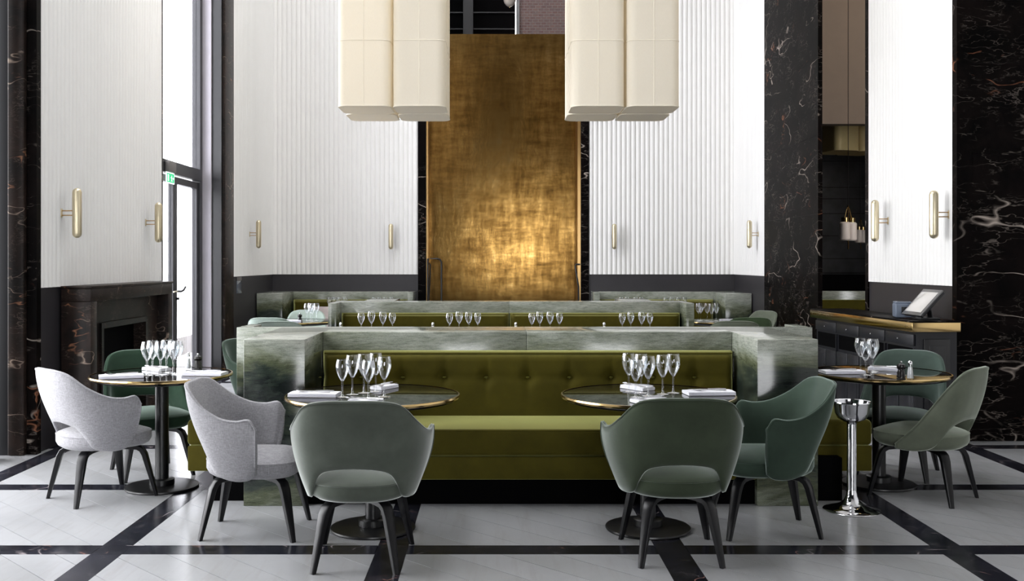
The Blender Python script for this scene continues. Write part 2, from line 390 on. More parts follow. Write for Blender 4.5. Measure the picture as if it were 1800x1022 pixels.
# left pier, near
fluted('wall_left', (XL, 7.54), (XL, 10.30), (1, 0), WH, ROOM_H)
struct(box('wall_left', (XL-0.30, XL-0.081, 7.50, 10.36, 0, ROOM_H), 'white'))
struct(box('trim_1', (XL-0.10, XL+0.004, 7.56, 10.30, 0, WH), 'wains'), 'dark panelled wainscot')
struct(box('trim_2', (-3.505, XL+0.02, 7.47, 7.54, 0, ROOM_H), 'marble'), 'black marble edge of the pier')
struct(box('trim_19', (-3.80, -3.505, 7.50, 7.56, 0, ROOM_H), 'black'))
struct(box('trim_3', (XL-0.22, XL+0.008, 10.30, 10.36, 0, ROOM_H), 'marble_b'))
struct(box('trim_4', (-3.628, -3.507, 7.42, 7.50, 0, ROOM_H), 'marble_b', None, 0.012))
struct(box('trim_18', (-3.80, -3.630, 7.44, 7.50, 0, ROOM_H), 'black'), 'black metal window post')
# near window wall (dark frame)
nw = struct(box('window_1', (XL-0.34, XL-0.20, 7.15, 7.33, 0, ROOM_H), 'frame'), 'dark metal window frame')
box('frame_jamb', (XL-0.28, XL-0.16, 7.08, 7.15, 0, ROOM_H), 'black', nw)
for y in (4.0, 5.6): box('mullion', (XL-0.34, XL-0.24, y-0.04, y+0.04, 0, ROOM_H), 'frame', nw)
for z in (0.0, 2.5, 4.5): box('transom', (XL-0.34, XL-0.24, 4.0, 7.15, z, z+0.10), 'frame', nw)
box('pane', (XL-0.30, XL-0.29, 4.0, 7.15, 0.1, 4.5), 'pane', nw)
struct(box('wall_left', (XL-0.30, XL-0.10, 3.96, 7.15, 4.6, ROOM_H), 'white'))  # unseen infill over the near window, added to cut its upper light
struct(box('wall_left', (XL-0.30, XL, 1.3, 3.96, 0, ROOM_H), 'white'))
struct(box('wall_left', (XL-0.30, XL, -6.2, 1.3, 0, ROOM_H), 'marble'))
# far left window
GX = XL-0.30; Y0, Y1 = 10.36, 12.84
w2 = struct(box('window_2', (GX-0.05, GX+0.05, Y1-0.30, Y1-0.20, 0, ROOM_H), 'frame'), 'tall bright window above glazed double doors')
box('frame_jamb', (GX-0.05, GX+0.05, Y0, Y0+0.08, 0, ROOM_H), 'frame', w2)
box('transom', (GX-0.06, GX+0.07, Y0+0.08, Y1-0.30, 2.46, 2.60), 'frame', w2)
box('transom', (GX-0.05, GX+0.05, Y0+0.08, Y1-0.30, 5.6, 5.70), 'frame', w2)
box('pane', (GX-0.005, GX+0.005, Y0+0.08, Y1-0.30, 2.60, 5.6), 'pane2', w2)
box('pane', (GX-0.005, GX+0.005, Y0+0.08, Y1-0.30, 5.7, ROOM_H), 'pane2', w2)
ym = 11.62
for a, b, nm in ((Y0+0.09, ym-0.005, 'door_1'), (ym+0.005, Y1-0.31, 'door_2')):
    d = struct(box(nm, (GX-0.03, GX+0.03, a, a+0.07, 0.01, 2.44), 'frame'), 'glazed door leaf with a dark metal frame')
    box('door_stile', (GX-0.03, GX+0.03, b-0.07, b, 0.01, 2.44), 'frame', d)
    box('door_rail', (GX-0.03, GX+0.03, a+0.07, b-0.07, 2.36, 2.44), 'frame', d); box('door_rail', (GX-0.03, GX+0.03, a+0.07, b-0.07, 0.01, 0.14), 'frame', d)
    box('pane', (GX-0.006, GX+0.006, a+0.07, b-0.07, 0.14, 2.36), 'pane2', d)
    if nm == 'door_2':
        h = sweep('door_handle', [(GX+0.03, a+0.035, 1.10), (GX+0.09, a+0.035, 1.10), (GX+0.10, a+0.08, 1.11), (GX+0.10, a+0.16, 1.15)], 'blackm', d, 0.013)
        lathe('lock', [(0,0),(0.022,0),(0.022,0.03),(0,0.03)], 'blackm', d, 12, (GX+0.045, a+0.035, 1.0))
    else: sweep('door_handle', [(GX+0.03, b-0.04, 1.10), (GX+0.07, b-0.04, 1.10), (GX+0.07, b-0.17, 1.10)], 'brassb', d, 0.008)
# far left pier
struct(box('wall_left', (GX-0.10, XL-0.081, Y1, YB+0.1, 0, ROOM_H), 'white'))
struct(box('trim_5', (GX-0.05, GX+0.16, Y1-0.20, Y1, 0, ROOM_H), 'reveal'), 'pale stone reveal beside the tall window')
struct(box('trim_6', (GX+0.16, XL-0.02, Y1-0.16, Y1+0.05, 0, ROOM_H), 'black'), 'black metal post beside the tall window')
struct(box('trim_7', (XL-0.08, XL+0.01, Y1-0.10, 13.18, 0, ROOM_H), 'marble_b', None, 0.01), 'black marble edge of the far pier')
fluted('wall_left', (XL, 13.18), (XL, YB), (1, 0), WH, ROOM_H)
struct(box('trim_8', (XL-0.09, XL+0.004, 13.18, YB, 0, WH), 'wains'))
# back wall
BX0, BX1 = atY(735, YB), atY(1035, YB)
fluted('wall_back', (XL, YB), (BX0, YB), (0, -1), WH, ROOM_H); fluted('wall_back', (BX1, YB), (XR, YB), (0, -1), WH, ROOM_H)
struct(box('trim_9', (XL, BX0, YB-0.004, YB+0.09, 0, WH), 'wains')); struct(box('trim_10', (BX1, XR, YB-0.004, YB+0.09, 0, WH), 'wains'))
struct(box('wall_back', (XL-0.1, BX0, YB+0.09, YB+0.4, 0, ROOM_H), 'white')); struct(box('wall_back', (BX1, XR+0.1, YB+0.09, YB+0.4, 0, ROOM_H), 'white'))
JW = 0.125
struct(box('trim_11', (BX0, BX0+JW, YB-0.03, YB+0.75, 0, ROOM_H), 'marble'), 'black marble jamb beside the brass wall')
struct(box('trim_12', (BX1-JW, BX1, YB-0.03, YB+0.75, 0, ROOM_H), 'marble'))
bp_ = struct(box('wall_brass', (BX0+JW, BX1-JW, YB+0.40, YB+0.46, 0, hatY(60, YB+0.40)), 'brassp'), 'tall patinated brass wall panel')
box('brass_edge', (BX1-JW-0.05, BX1-JW-0.002, YB+0.0, YB+0.40, 0, hatY(60, YB+0.3)), 'brassd', bp_)
box('brass_edge', (BX0+JW+0.002, BX0+JW+0.03, YB+0.0, YB+0.40, 0, hatY(60, YB+0.3)), 'brassd', bp_)
# space beyond the brass wall
bxx = atY(913, 19.5)
struct(box('wall_brick', (bxx, 4.5, 19.5, 19.7, 0, 10), 'brick'), 'old brick wall beyond the brass panel')
struct(box('trim_13', (bxx-0.06, bxx, 19.45, 19.7, 0, 10), 'concrete'), 'pale concrete edge of the brick wall')
dk = struct(box('wall_dark', (-4.0, bxx-0.06, 20.5, 20.7, 0, 10), 'void'), 'black coffered soffit beyond the brass panel')
for y in (23, 52): box('batten', (-4.0, bxx-0.06, 20.44, 20.5, hatY(y+1, 20.5), hatY(y-1, 20.5)), 'black', dk)
bx = atY(823, 20.3); box('beam', (bx-0.10, bx+0.10, 20.2, 20.5, 0, 10), 'black', dk)
struct(box('wall_dark', (-4.2, -4.0, 16, 20.7, 0, 10), 'black')); struct(box('wall_dark', (4.5, 4.7, 15.95, 20.7, 0, 10), 'black'))
# right wall
fluted('wall_right', (XR, 8.10), (XR, 9.93), (-1, 0), WH, ROOM_H); struct(box('trim_14', (XR-0.004, XR+0.09, 8.08, 9.93, 0, WH), 'wains'))
struct(box('wall_right', (XR+0.081, XR+0.20, 8.10, 9.98, 0, ROOM_H), 'white'))
struct(box('trim_15', (XR-0.02, XR+0.10, 8.02, 8.10, 0, ROOM_H), 'marble'), 'narrow marble edge of the white panel')
struct(box('trim_16', (XR-0.02, XR+0.2, 9.93, 10.0, 0, ROOM_H), 'marble'))
mf = struct(box('wall_marble', (XR+0.10, 6.2, 8.06, 8.20, 0, ROOM_H), 'void'), 'black veined marble wall facing the room')
zz = [0.0, 1.16, 2.32, 3.05, 4.15, 5.3, 6.5, 7.8, ROOM_H]
for a, b in zip(zz, zz[1:]):
    box('marble_slab', (XR+0.10, 5.0, 8.025, 8.062, a+0.001, b-0.001), 'marble', mf); box('marble_slab', (5.002, 6.2, 8.025, 8.062, a+0.001, b-0.001), 'marble', mf)
PY0, PY1 = 1750*XR/(1441-VX), 1750*XR/(1346-VX)
mp_ = struct(prism('wall_pillar', [(XR+0.031, PY0+0.03), (XR+0.40, PY1-0.02), (XR+0.40, PY1), (XR+0.031, PY1)], 0, ROOM_H, 'void'), 'black veined marble pillar')
zz = [0.0, 1.1, 2.0, 2.9, 3.8, 4.9, 6.0, 7.4, ROOM_H]
for a, b in zip(zz, zz[1:]): box('marble_slab', (XR-0.02, XR+0.03, PY0, PY1, a+0.001, b-0.001), 'marble', mp_)
fluted('wall_right', (XR, PY1), (XR, YB), (-1, 0), WH, ROOM_H); struct(box('trim_17', (XR-0.004, XR+0.09, PY1, YB, 0, WH), 'wains'))
struct(box('wall_right', (XR+0.081, XR+0.2, PY1, YB+0.1, 0, ROOM_H), 'white'))
struct(box('wall_right', (6.2, 6.35, -6.2, 8.2, 0, ROOM_H), 'white'))
for b in ((-4.2, 6.4, -6.3, 3.0), (-4.2, 6.4, 14.0, YB+0.5), (-4.2, -2.1, 3.0, 14.0), (-0.6, 6.4, 3.0, 14.0)): struct(box('ceiling', b+(ROOM_H, ROOM_H+0.2), 'ceil'))
sk = struct(box('added_skylight', (-2.1, -0.6, 3.0, 3.08, ROOM_H+0.02, ROOM_H+0.14), 'frame'))  # unseen skylight, added to bring top light into the room
for y in (5.2, 7.4, 9.6, 11.8, 13.92): box('mullion', (-2.1, -0.6, y, y+0.08, ROOM_H+0.02, ROOM_H+0.14), 'frame', sk)
box('pane', (-2.1, -0.6, 3.08, 13.92, ROOM_H+0.07, ROOM_H+0.08), 'pane', sk); struct(box('ceiling', (-4.2, 4.7, YB+0.5, 20.8, 10.0, 10.2), 'black'))
# wall behind the camera, with a tall glazed opening
for b in ((-3.75, -0.3, -6.4, -6.2, 0, ROOM_H), (2.9, 6.35, -6.4, -6.2, 0, ROOM_H), (-0.3, 2.9, -6.4, -6.2, 3.5, ROOM_H), (-0.3, 2.9, -6.4, -6.2, 0, 0.35)): struct(box('wall_front', b, 'lintel'))
w4 = struct(box('window_4', (-0.3, -0.24, -6.36, -6.26, 0.35, 3.5), 'frame'))
box('mullion', (1.27, 1.33, -6.36, -6.26, 0.35, 3.5), 'frame', w4); box('mullion', (2.84, 2.9, -6.36, -6.26, 0.35, 3.5), 'frame', w4)
box('pane', (-0.24, 2.84, -6.315, -6.305, 0.35, 3.5), 'pane', w4)
# room seen through the opening on the right
struct(box('wall_bar', (XR+0.2, 7.0, 13.0, 13.2, hatY(218, 13.0), ROOM_H), 'taupewall'), 'taupe wall over the dark bar room')
struct(box('wall_bar', (XR+0.2, 7.0, 17.0, 17.2, 0, ROOM_H), 'void'))
tw = struct(box('wall_tile', (4.2, 7.0, 16.4, 16.6, 0, hatY(283, 16.4)+0.4), 'void'), 'dark glazed tile wall in the bar room')
rows = [hatY(y, 16.4) for y in (545, 510, 480, 455, 415, 376, 350, 330, 284, 262)]
for i, (a, b) in enumerate(zip(rows, rows[1:])):
    for c0, c1 in ((4.2, 5.17+0.2*(i % 2)), (5.17+0.2*(i % 2), 6.2)): box('tile', (c0+0.004, c1-0.004, 16.36, 16.41, a+0.004, b-0.004), 'tile', tw)
struct(box('wall_bar', (6.9, 7.0, 8.2, 17.0, 0, ROOM_H), 'taupewall')); struct(box('ceiling', (XR, 7.0, 8.2, 17.2, ROOM_H, ROOM_H+0.2), 'void'))
struct(box('wall_bar', (XR+0.4, XR+0.5, PY1-0.1, 17.0, 0, ROOM_H), 'lintel'))

# ------------------------------------------------------------------ fireplace
FX = -3.19; FB = XL+0.022
fp = thing('fireplace', 'black veined marble fireplace surround on the wainscot, beside the glazed doors', 'fireplace', (FB, 8.88, 0))
def loc(b, o): return (b[0]-o[0], b[1]-o[0], b[2]-o[1], b[3]-o[1], b[4], b[5])
fo = (FB, 8.88)
box('jamb', loc((FB, FX, 7.885, 8.005, 0, 1.13), fo), 'marble_b', fp, 0.004); box('jamb', loc((FB, FX, 9.76, 9.88, 0, 1.13), fo), 'marble_b', fp, 0.004)
box('lintel', loc((FB, FX, 7.885, 9.88, 1.131, 1.235), fo), 'marble_b', fp, 0.004); box('mantel_shelf', loc((FB, FX+0.01, 7.875, 9.89, 1.236, 1.255), fo), 'marble_b', fp, 0.003)
RX = FX-0.11
box('inner_panel', loc((FB, RX, 8.006, 9.759, 0.935, 1.13), fo), 'marble_b', fp); box('inner_panel', loc((FB, RX, 9.44, 9.759, 0, 0.934), fo), 'marble_b', fp); box('inner_panel', loc((FB, RX, 8.006, 8.33, 0, 0.934), fo), 'marble_b', fp)
box('inner_frame', loc((FB, RX+0.02, 8.33, 9.44, 0.885, 0.934), fo), 'marble_b', fp); box('inner_frame', loc((FB, RX+0.02, 9.39, 9.44, 0, 0.885), fo), 'marble_b', fp); box('inner_frame', loc((FB, RX+0.02, 8.33, 8.38, 0, 0.885), fo), 'marble_b', fp)
box('firebox', loc((FB, FB+0.03, 8.38, 9.39, 0, 0.885), fo), 'void', fp)

# ------------------------------------------------------------------ sconces
def make_sconce():
    t = thing('wall_sconce', '', 'sconce')     # local: wall at x=0, light stands off along +x
    prof = [(0, -0.198)]+[(0.036*math.sin(a), -0.198+0.036-0.036*math.cos(a)) for a in (0.4, 0.8, 1.2, PI/2)]+[(0.036*math.cos(a), 0.162+0.036*math.sin(a)) for a in (0, 0.4, 0.8, 1.2)]+[(0, 0.198)]
    lathe('capsule_body', prof, 'brassb', t, 24, (0.125, 0, 0))
    for z in (-0.018, 0.018): sweep('rod', [(0.0, 0, z), (0.10, 0, z)], 'brassd', t, 0.0045)
    box('wall_plate', (-0.002, 0.005, -0.018, 0.018, -0.035, 0.035), 'brassb', t, 0.002)
    return t
SZ = 1.835
sc0 = make_sconce(); G = 'brass wall sconces'
spots = [((XL+0.018, 7.90, SZ), 0, 'pale brass capsule sconce above the fireplace edge, nearest the black marble pilaster'),
 ((XL+0.018, 9.82, SZ), 0, 'pale brass capsule sconce beside the glazed doors'),
 ((XL+0.018, 14.0, SZ), 0, 'small pale brass sconce on the narrow white wall past the tall window'),
 ((atY(687, 15.35), YB-0.018, SZ), -PI/2, 'pale brass sconce on the fluted wall beside the brass panel, tall window side'),
 ((atY(1080, 15.35), YB-0.018, SZ), -PI/2, 'pale brass sconce on the fluted wall beside the brass panel, black pillar side'),
 ((XR-0.018, 14.05, SZ), PI, 'small pale brass sconce on the white wall just beyond the black pillar'),
 ((XR-0.018, 9.42, SZ), PI, 'pale brass sconce at the edge of the bar opening'),
 ((XR-0.018, 8.16, SZ), PI, 'pale brass sconce above the tablet on the counter')]
for i, (l, r, lab) in enumerate(spots):
    if i == 0: sc0.location = l; sc0.rotation_euler = (0, 0, r); sc0['label'] = lab; sc0['group'] = G
    else: dup(sc0, lab, l, r, G)

# ------------------------------------------------------------------ pendant lamps
def rrect(x0, x1, y0, y1, r, n=6):
    out = []
    for cx, cy, a in ((x1-r, y1-r, 0), (x0+r, y1-r, PI/2), (x0+r, y0+r, PI), (x1-r, y0+r, 1.5*PI)):
        out += [(cx+r*math.cos(a+PI/2*k/n), cy+r*math.sin(a+PI/2*k/n)) for k in range(n+1)]
    return out
def loft(name, rings, mat, parent, cap=True):
    n = len(rings[0]); V = [p for r in rings for p in r]
    Fc = [(k*n+i, k*n+(i+1) % n, (k+1)*n+(i+1) % n, (k+1)*n+i) for k in range(len(rings)-1) for i in range(n)]
    if cap: Fc += [tuple(range(n-1, -1, -1)), tuple(range((len(rings)-1)*n, len(rings)*n))]
    return mesh(name, V, Fc, mat, parent, True, math.radians(35))
LZ = hatY(187, 10.0); LT = LZ+0.67*4
def lamp(label, xc):
    t = thing('pendant_lamp', label, 'lamp', (xc, 10.55, LZ), 0, 'clustered pendant lamps')
    g = 0.012; Wd = 0.557
    for ix in (-1, 0):
        for iy in (-1, 0):
            x0 = ix*Wd+g; x1 = (ix+1)*Wd-g; y0 = iy*0.555+g; y1 = (iy+1)*0.555-g
            R = rrect(x0, x1, y0, y1, 0.10)
            s = loft('shade', [[(x, y, z) for x, y in R] for z in (0.012, LT-LZ)], 'fabric', t, False)
            inn = rrect(x0+0.006, x1-0.006, y0+0.006, y1-0.006, 0.095)
            loft('bottom_diffuser', [[(x, y, z) for x, y in inn] for z in (0.004, 0.014)], 'fabric', s)
            sweep('rim', [(x, y, 0.008) for x, y in R], 'seam', s, 0.005, 6, True)
            for k in (1, 2, 3): sweep('hoop', [(x, y, 0.67*k) for x, y in R], 'seam', s, 0.0048, 5, True)
            xm, ym_ = (x0+x1)/2, (y0+y1)/2
            for p in ((xm, y0), (xm, y1), (x0, ym_), (x1, ym_)): sweep('seam', [(p[0], p[1], 0.012), (p[0], p[1], LT-LZ)], 'seam', s, 0.0042, 5)
    box('ceiling_plate', (-0.5, 0.5, -0.5, 0.5, LT-LZ, LT-LZ+0.03), 'brassd', t)
    sweep('suspension_rod', [(0, 0, LT-LZ+0.03), (0, 0, ROOM_H-LZ)], 'blackm', t, 0.012)
    return t
lamp('cream fabric pendant of four tall columns, nearer the tall window', atY(687.5, 10.0))
lamp('cream fabric pendant of four tall columns, nearer the black marble pillar', atY(1101, 10.0))

# ------------------------------------------------------------------ banquettes
ZT = 0.988
AX = (-1.483, -1.119, 1.561, 1.922)      # arm faces
OX = (-1.80, 2.23)                        # overall width
def tufted(name, x0, x1, z0, z1, yf, yb, bx, bz, mat, parent, amp=0.035, nx=180, nz=22):
    """cushion with button dimples on its front (-Y) face"""
    V, Fc = [], []; r = 0.03
    for j in range(nz+1):
        z = z0+(z1-z0)*j/nz
        for i in range(nx+1):
            x = x0+(x1-x0)*i/nx
            ex = min(x-x0, x1-x, 0.05)/0.05; ez = min(z-z0+0.05, z1-z, 0.04)/0.04
            puff = (1-(1-ex)**2.4)*(1-(1-max(0, min(1, ez)))**2.4)
            y = yb+(yf-yb)*(0.35+0.65*puff)
            for b in bx:
                d = math.hypot(x-b, (z-bz)*1.15)
                y += amp*math.exp(-(d/0.045)**2)*0.75+0.012*math.exp(-((x-b)/0.02)**2)*max(0, 1-abs(z-bz)/0.20)
                if z > bz: y += 0.0028*math.sin((x-b)*190)*math.exp(-((x-b)/0.085)**2)*math.exp(-((z-bz-0.09)/0.07)**2)
            y += 0.006*math.exp(-((z-bz)/0.02)**2)
            V.append((x, y, z))
    k = nx+1
    for j in range(nz):
        for i in range(nx): Fc.append((j*k+i, j*k+i+1, (j+1)*k+i+1, (j+1)*k+i))
    n0 = len(V); bnd = [i for i in range(k)]+[j*k+nx for j in range(1, nz+1)]+[nz*k+i for i in range(nx-1, -1, -1)]+[j*k for j in range(nz-1, 0, -1)]
    V += [(V[i][0], yb, V[i][2]) for i in bnd]; m = len(bnd)
    Fc += [(bnd[i], bnd[(i+1) % m], n0+(i+1) % m, n0+i) for i in range(m)]+[tuple(range(n0, n0+m))]
    return mesh(name, V, Fc, mat, parent, True, math.radians(60))
O = (0.214, 6.5)
fb = thing('banquette', 'olive velvet banquette framed in green quartzite, facing the two front round tables', 'banquette', (O[0], O[1], 0))
def B(*b): return loc(b, O)
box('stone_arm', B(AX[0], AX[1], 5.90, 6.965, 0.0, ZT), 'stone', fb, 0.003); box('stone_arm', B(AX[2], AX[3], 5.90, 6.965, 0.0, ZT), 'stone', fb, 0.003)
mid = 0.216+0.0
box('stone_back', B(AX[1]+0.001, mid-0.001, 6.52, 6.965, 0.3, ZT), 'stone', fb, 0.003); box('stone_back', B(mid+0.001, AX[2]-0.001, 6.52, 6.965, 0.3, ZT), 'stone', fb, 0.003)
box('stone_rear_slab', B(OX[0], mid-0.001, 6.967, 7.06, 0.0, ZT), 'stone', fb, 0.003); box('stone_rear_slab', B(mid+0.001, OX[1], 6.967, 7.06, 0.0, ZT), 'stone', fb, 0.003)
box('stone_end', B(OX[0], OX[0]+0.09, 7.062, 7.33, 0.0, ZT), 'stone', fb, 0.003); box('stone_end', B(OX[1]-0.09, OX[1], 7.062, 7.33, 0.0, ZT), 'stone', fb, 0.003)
btn = [atY(708+73.2*k, 6.40) for k in range(-2, 8)]
bz = 0.705
bc = tufted('back_cushion', AX[1]+0.012-O[0], AX[2]-0.012-O[0], 0.42, 0.868, 6.375-O[1], 6.519-O[1], [b-O[0] for b in btn], bz, 'olive', fb)
for b in btn: lathe('button', [(0, -0.006), (0.011, -0.003), (0.013, 0.0), (0.009, 0.004), (0, 0.006)], 'oliveb', bc, 12, (b-O[0], 6.403-O[1], bz))
sweep('piping', [(AX[1]+0.03-O[0], 6.405-O[1], 0.859), (AX[2]-0.03-O[0], 6.405-O[1], 0.859)], 'olive', bc, 0.006)
st_ = box('seat_cushion', B(AX[1]+0.012, AX[2]-0.012, 5.85, 6.40, 0.305, 0.462), 'olive', fb, 0.022, 4)
sweep('piping', [(AX[1]+0.03-O[0], 5.856-O[1], 0.455), (AX[2]-0.03-O[0], 5.856-O[1], 0.455)], 'olive', st_, 0.006)
box('seat_base', B(AX[1]+0.012, AX[2]-0.012, 5.858, 6.40, 0.165, 0.300), 'olive', fb, 0.008)
box('plinth', B(AX[1]+0.002, AX[2]-0.002, 5.95, 6.95, 0.0, 0.163), 'void', fb)
box('rear_seat', B(OX[0]+0.10, OX[1]-0.10, 7.065, 7.65, 0.165, 0.462), 'olive', fb, 0.02, 3); box('rear_plinth', B(OX[0]+0.12, OX[1]-0.12, 7.065, 7.55, 0, 0.163), 'void', fb)
tufted('rear_back_cushion', OX[0]+0.10-O[0], OX[1]-0.10-O[0], 0.46, 0.868, 7.18-O[1], 7.062-O[1], [], 0.7, 'olive', fb, nx=40, nz=12)
for s, (xa, xb, xo, lab) in enumerate(((-1.89, AX[0]-0.002, -1.70, 'olive velvet bench end by the grey armchair, on the outer face of the front banquette'), (AX[3]+0.002, 2.33, 2.11, 'olive velvet bench end behind the chrome bucket stand, on the outer face of the banquette'))):
    t = thing('side_bench', lab, 'bench', ((xa+xb)/2, 6.5, 0), 0, 'side benches of the front banquette'); o2 = ((xa+xb)/2, 6.5)
    box('seat_cushion', loc((xa, xb, 6.12, 6.96, 0.315, 0.475), o2), 'olive', t, 0.03, 4); box('seat_base', loc((xa+0.004, xb, 6.125, 6.96, 0.158, 0.314), o2), 'olive', t, 0.012, 3)
    pb = (xo, xb, 6.03, 6.94, 0, 0.157) if s == 0 else (xa, xo, 6.03, 6.94, 0, 0.157)
    box('plinth', loc(pb, o2), 'void', t); box('plinth_front', loc((pb[0], pb[1], 6.03, 6.118, 0.158, 0.26), o2), 'void', t)
# middle unit
O2 = (0.214, 11.5)
mb = thing('banquette', 'wide olive velvet banquette in green quartzite behind the front one, with rectangular tables', 'banquette', (O2[0], O2[1], 0))
def B2(*b): return loc(b, O2)
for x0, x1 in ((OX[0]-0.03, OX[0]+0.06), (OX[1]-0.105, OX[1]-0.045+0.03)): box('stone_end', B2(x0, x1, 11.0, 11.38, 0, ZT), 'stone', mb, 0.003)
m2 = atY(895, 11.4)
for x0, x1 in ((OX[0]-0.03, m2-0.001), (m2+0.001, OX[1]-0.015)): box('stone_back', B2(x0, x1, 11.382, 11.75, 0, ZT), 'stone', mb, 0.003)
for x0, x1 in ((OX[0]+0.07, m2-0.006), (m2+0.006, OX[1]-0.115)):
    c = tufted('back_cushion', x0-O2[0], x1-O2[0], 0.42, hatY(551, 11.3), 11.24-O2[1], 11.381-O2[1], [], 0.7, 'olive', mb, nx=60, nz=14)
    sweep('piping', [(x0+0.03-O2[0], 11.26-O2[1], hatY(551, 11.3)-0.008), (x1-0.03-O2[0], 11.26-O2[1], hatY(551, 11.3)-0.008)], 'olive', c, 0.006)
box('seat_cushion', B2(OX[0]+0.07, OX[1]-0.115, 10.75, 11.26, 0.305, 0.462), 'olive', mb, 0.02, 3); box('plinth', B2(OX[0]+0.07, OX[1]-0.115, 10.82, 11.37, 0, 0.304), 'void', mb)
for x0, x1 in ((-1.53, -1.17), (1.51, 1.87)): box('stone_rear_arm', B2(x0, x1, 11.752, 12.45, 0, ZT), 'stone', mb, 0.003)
# back booths
for s in (0, 1):
    xs = (XL+0.02, BX0-0.04) if s == 0 else (BX1+0.03, XR-0.02)
    o3 = ((xs[0]+xs[1])/2, 15.0)
    t = thing('booth', 'green quartzite corner booth with olive seat, %s the brass wall' % ('window side of' if s == 0 else 'pillar side of'), 'booth', (o3[0], o3[1], 0), 0, 'back wall booths')
    blk = (XL+0.02, XL+0.39) if s == 0 else (XR-0.40, XR-0.02); endx = (BX0-0.12, BX0-0.04) if s == 0 else (BX1+0.03, BX1+0.12)
    sb = (xs[0], endx[0]-0.002) if s == 0 else (endx[1]+0.002, xs[1])
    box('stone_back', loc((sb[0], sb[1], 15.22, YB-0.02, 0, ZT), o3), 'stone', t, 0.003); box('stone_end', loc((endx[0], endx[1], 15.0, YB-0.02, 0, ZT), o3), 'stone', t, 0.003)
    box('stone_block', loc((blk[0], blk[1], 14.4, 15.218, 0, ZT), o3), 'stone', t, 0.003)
    cx = (blk[1]+0.01, endx[0]-0.01) if s == 0 else (endx[1]+0.01, blk[0]-0.01)
    tufted('back_cushion', cx[0]-o3[0], cx[1]-o3[0], 0.42, 0.87, 15.08-15.0, 15.218-15.0, [], 0.7, 'olive', t, nx=40, nz=12)
    box('seat_cushion', loc((cx[0], cx[1], 14.5, 15.07, 0.3, 0.462), o3), 'olive', t, 0.02, 3); box('plinth', loc((cx[0], cx[1], 14.56, 15.2, 0, 0.298), o3), 'void', t)
    wb_ = (XL+0.02, XL+0.10) if s == 0 else (XR-0.30, XR-0.02)
# ------------------------------------------------------------------ chairs
def crom(P, u):
    n = len(P)-1; x = min(max(u, 0), 1)*n; i = min(int(x), n-1); f = x-i
    g = lambda k: P[min(max(k, 0), n)]
    p0, p1, p2, p3 = g(i-1), g(i), g(i+1), g(i+2)
    return tuple(0.5*(2*b+(c-a)*f+(2*a-5*b+4*c-d)*f*f+(3*b-a-3*c+d)*f**3) for a, b, c, d in zip(p0, p1, p2, p3))
ARM = dict(top=[(0,-.345,.806),(.13,-.340,.804),(.225,-.302,.780),(.285,-.220,.705),(.322,-.120,.650),(.340,-.030,.634),(.349,.045,.642),(.348,.078,.596)],
           bot=[(0,-.262,.490),(.10,-.254,.483),(.165,-.228,.460),(.200,-.194,.405),(.222,-.150,.345),(.252,-.06,.322),(.268,.02,.328),(.268,.058,.350)])
SIDE = dict(top=[(0,-.340,.812),(.115,-.335,.810),(.200,-.305,.782),(.243,-.240,.700),(.266,-.150,.575),(.280,-.055,.452),(.282,.050,.350)],
            bot=[(0,-.275,.508),(.11,-.266,.500),(.172,-.238,.470),(.208,-.195,.400),(.232,-.140,.345),(.258,-.050,.322),(.278,.050,.328)])
def shell_grid(c, N=26, Mv=10, p=1.7):
    g = []
    for i in range(-N, N+1):
        s = abs(i)/N; sg = -1 if i < 0 else 1
        t0, b0 = crom(c['top'], s), crom(c['bot'], s); col = []
        for j in range(Mv+1):
            t = j/Mv; w = 1-(1-t)**p
            col.append(Vector((sg*(b0[0]+(t0[0]-b0[0])*w), b0[1]+(t0[1]-b0[1])*w, b0[2]+(t0[2]-b0[2])*t)))
        g.append(col)
    return g
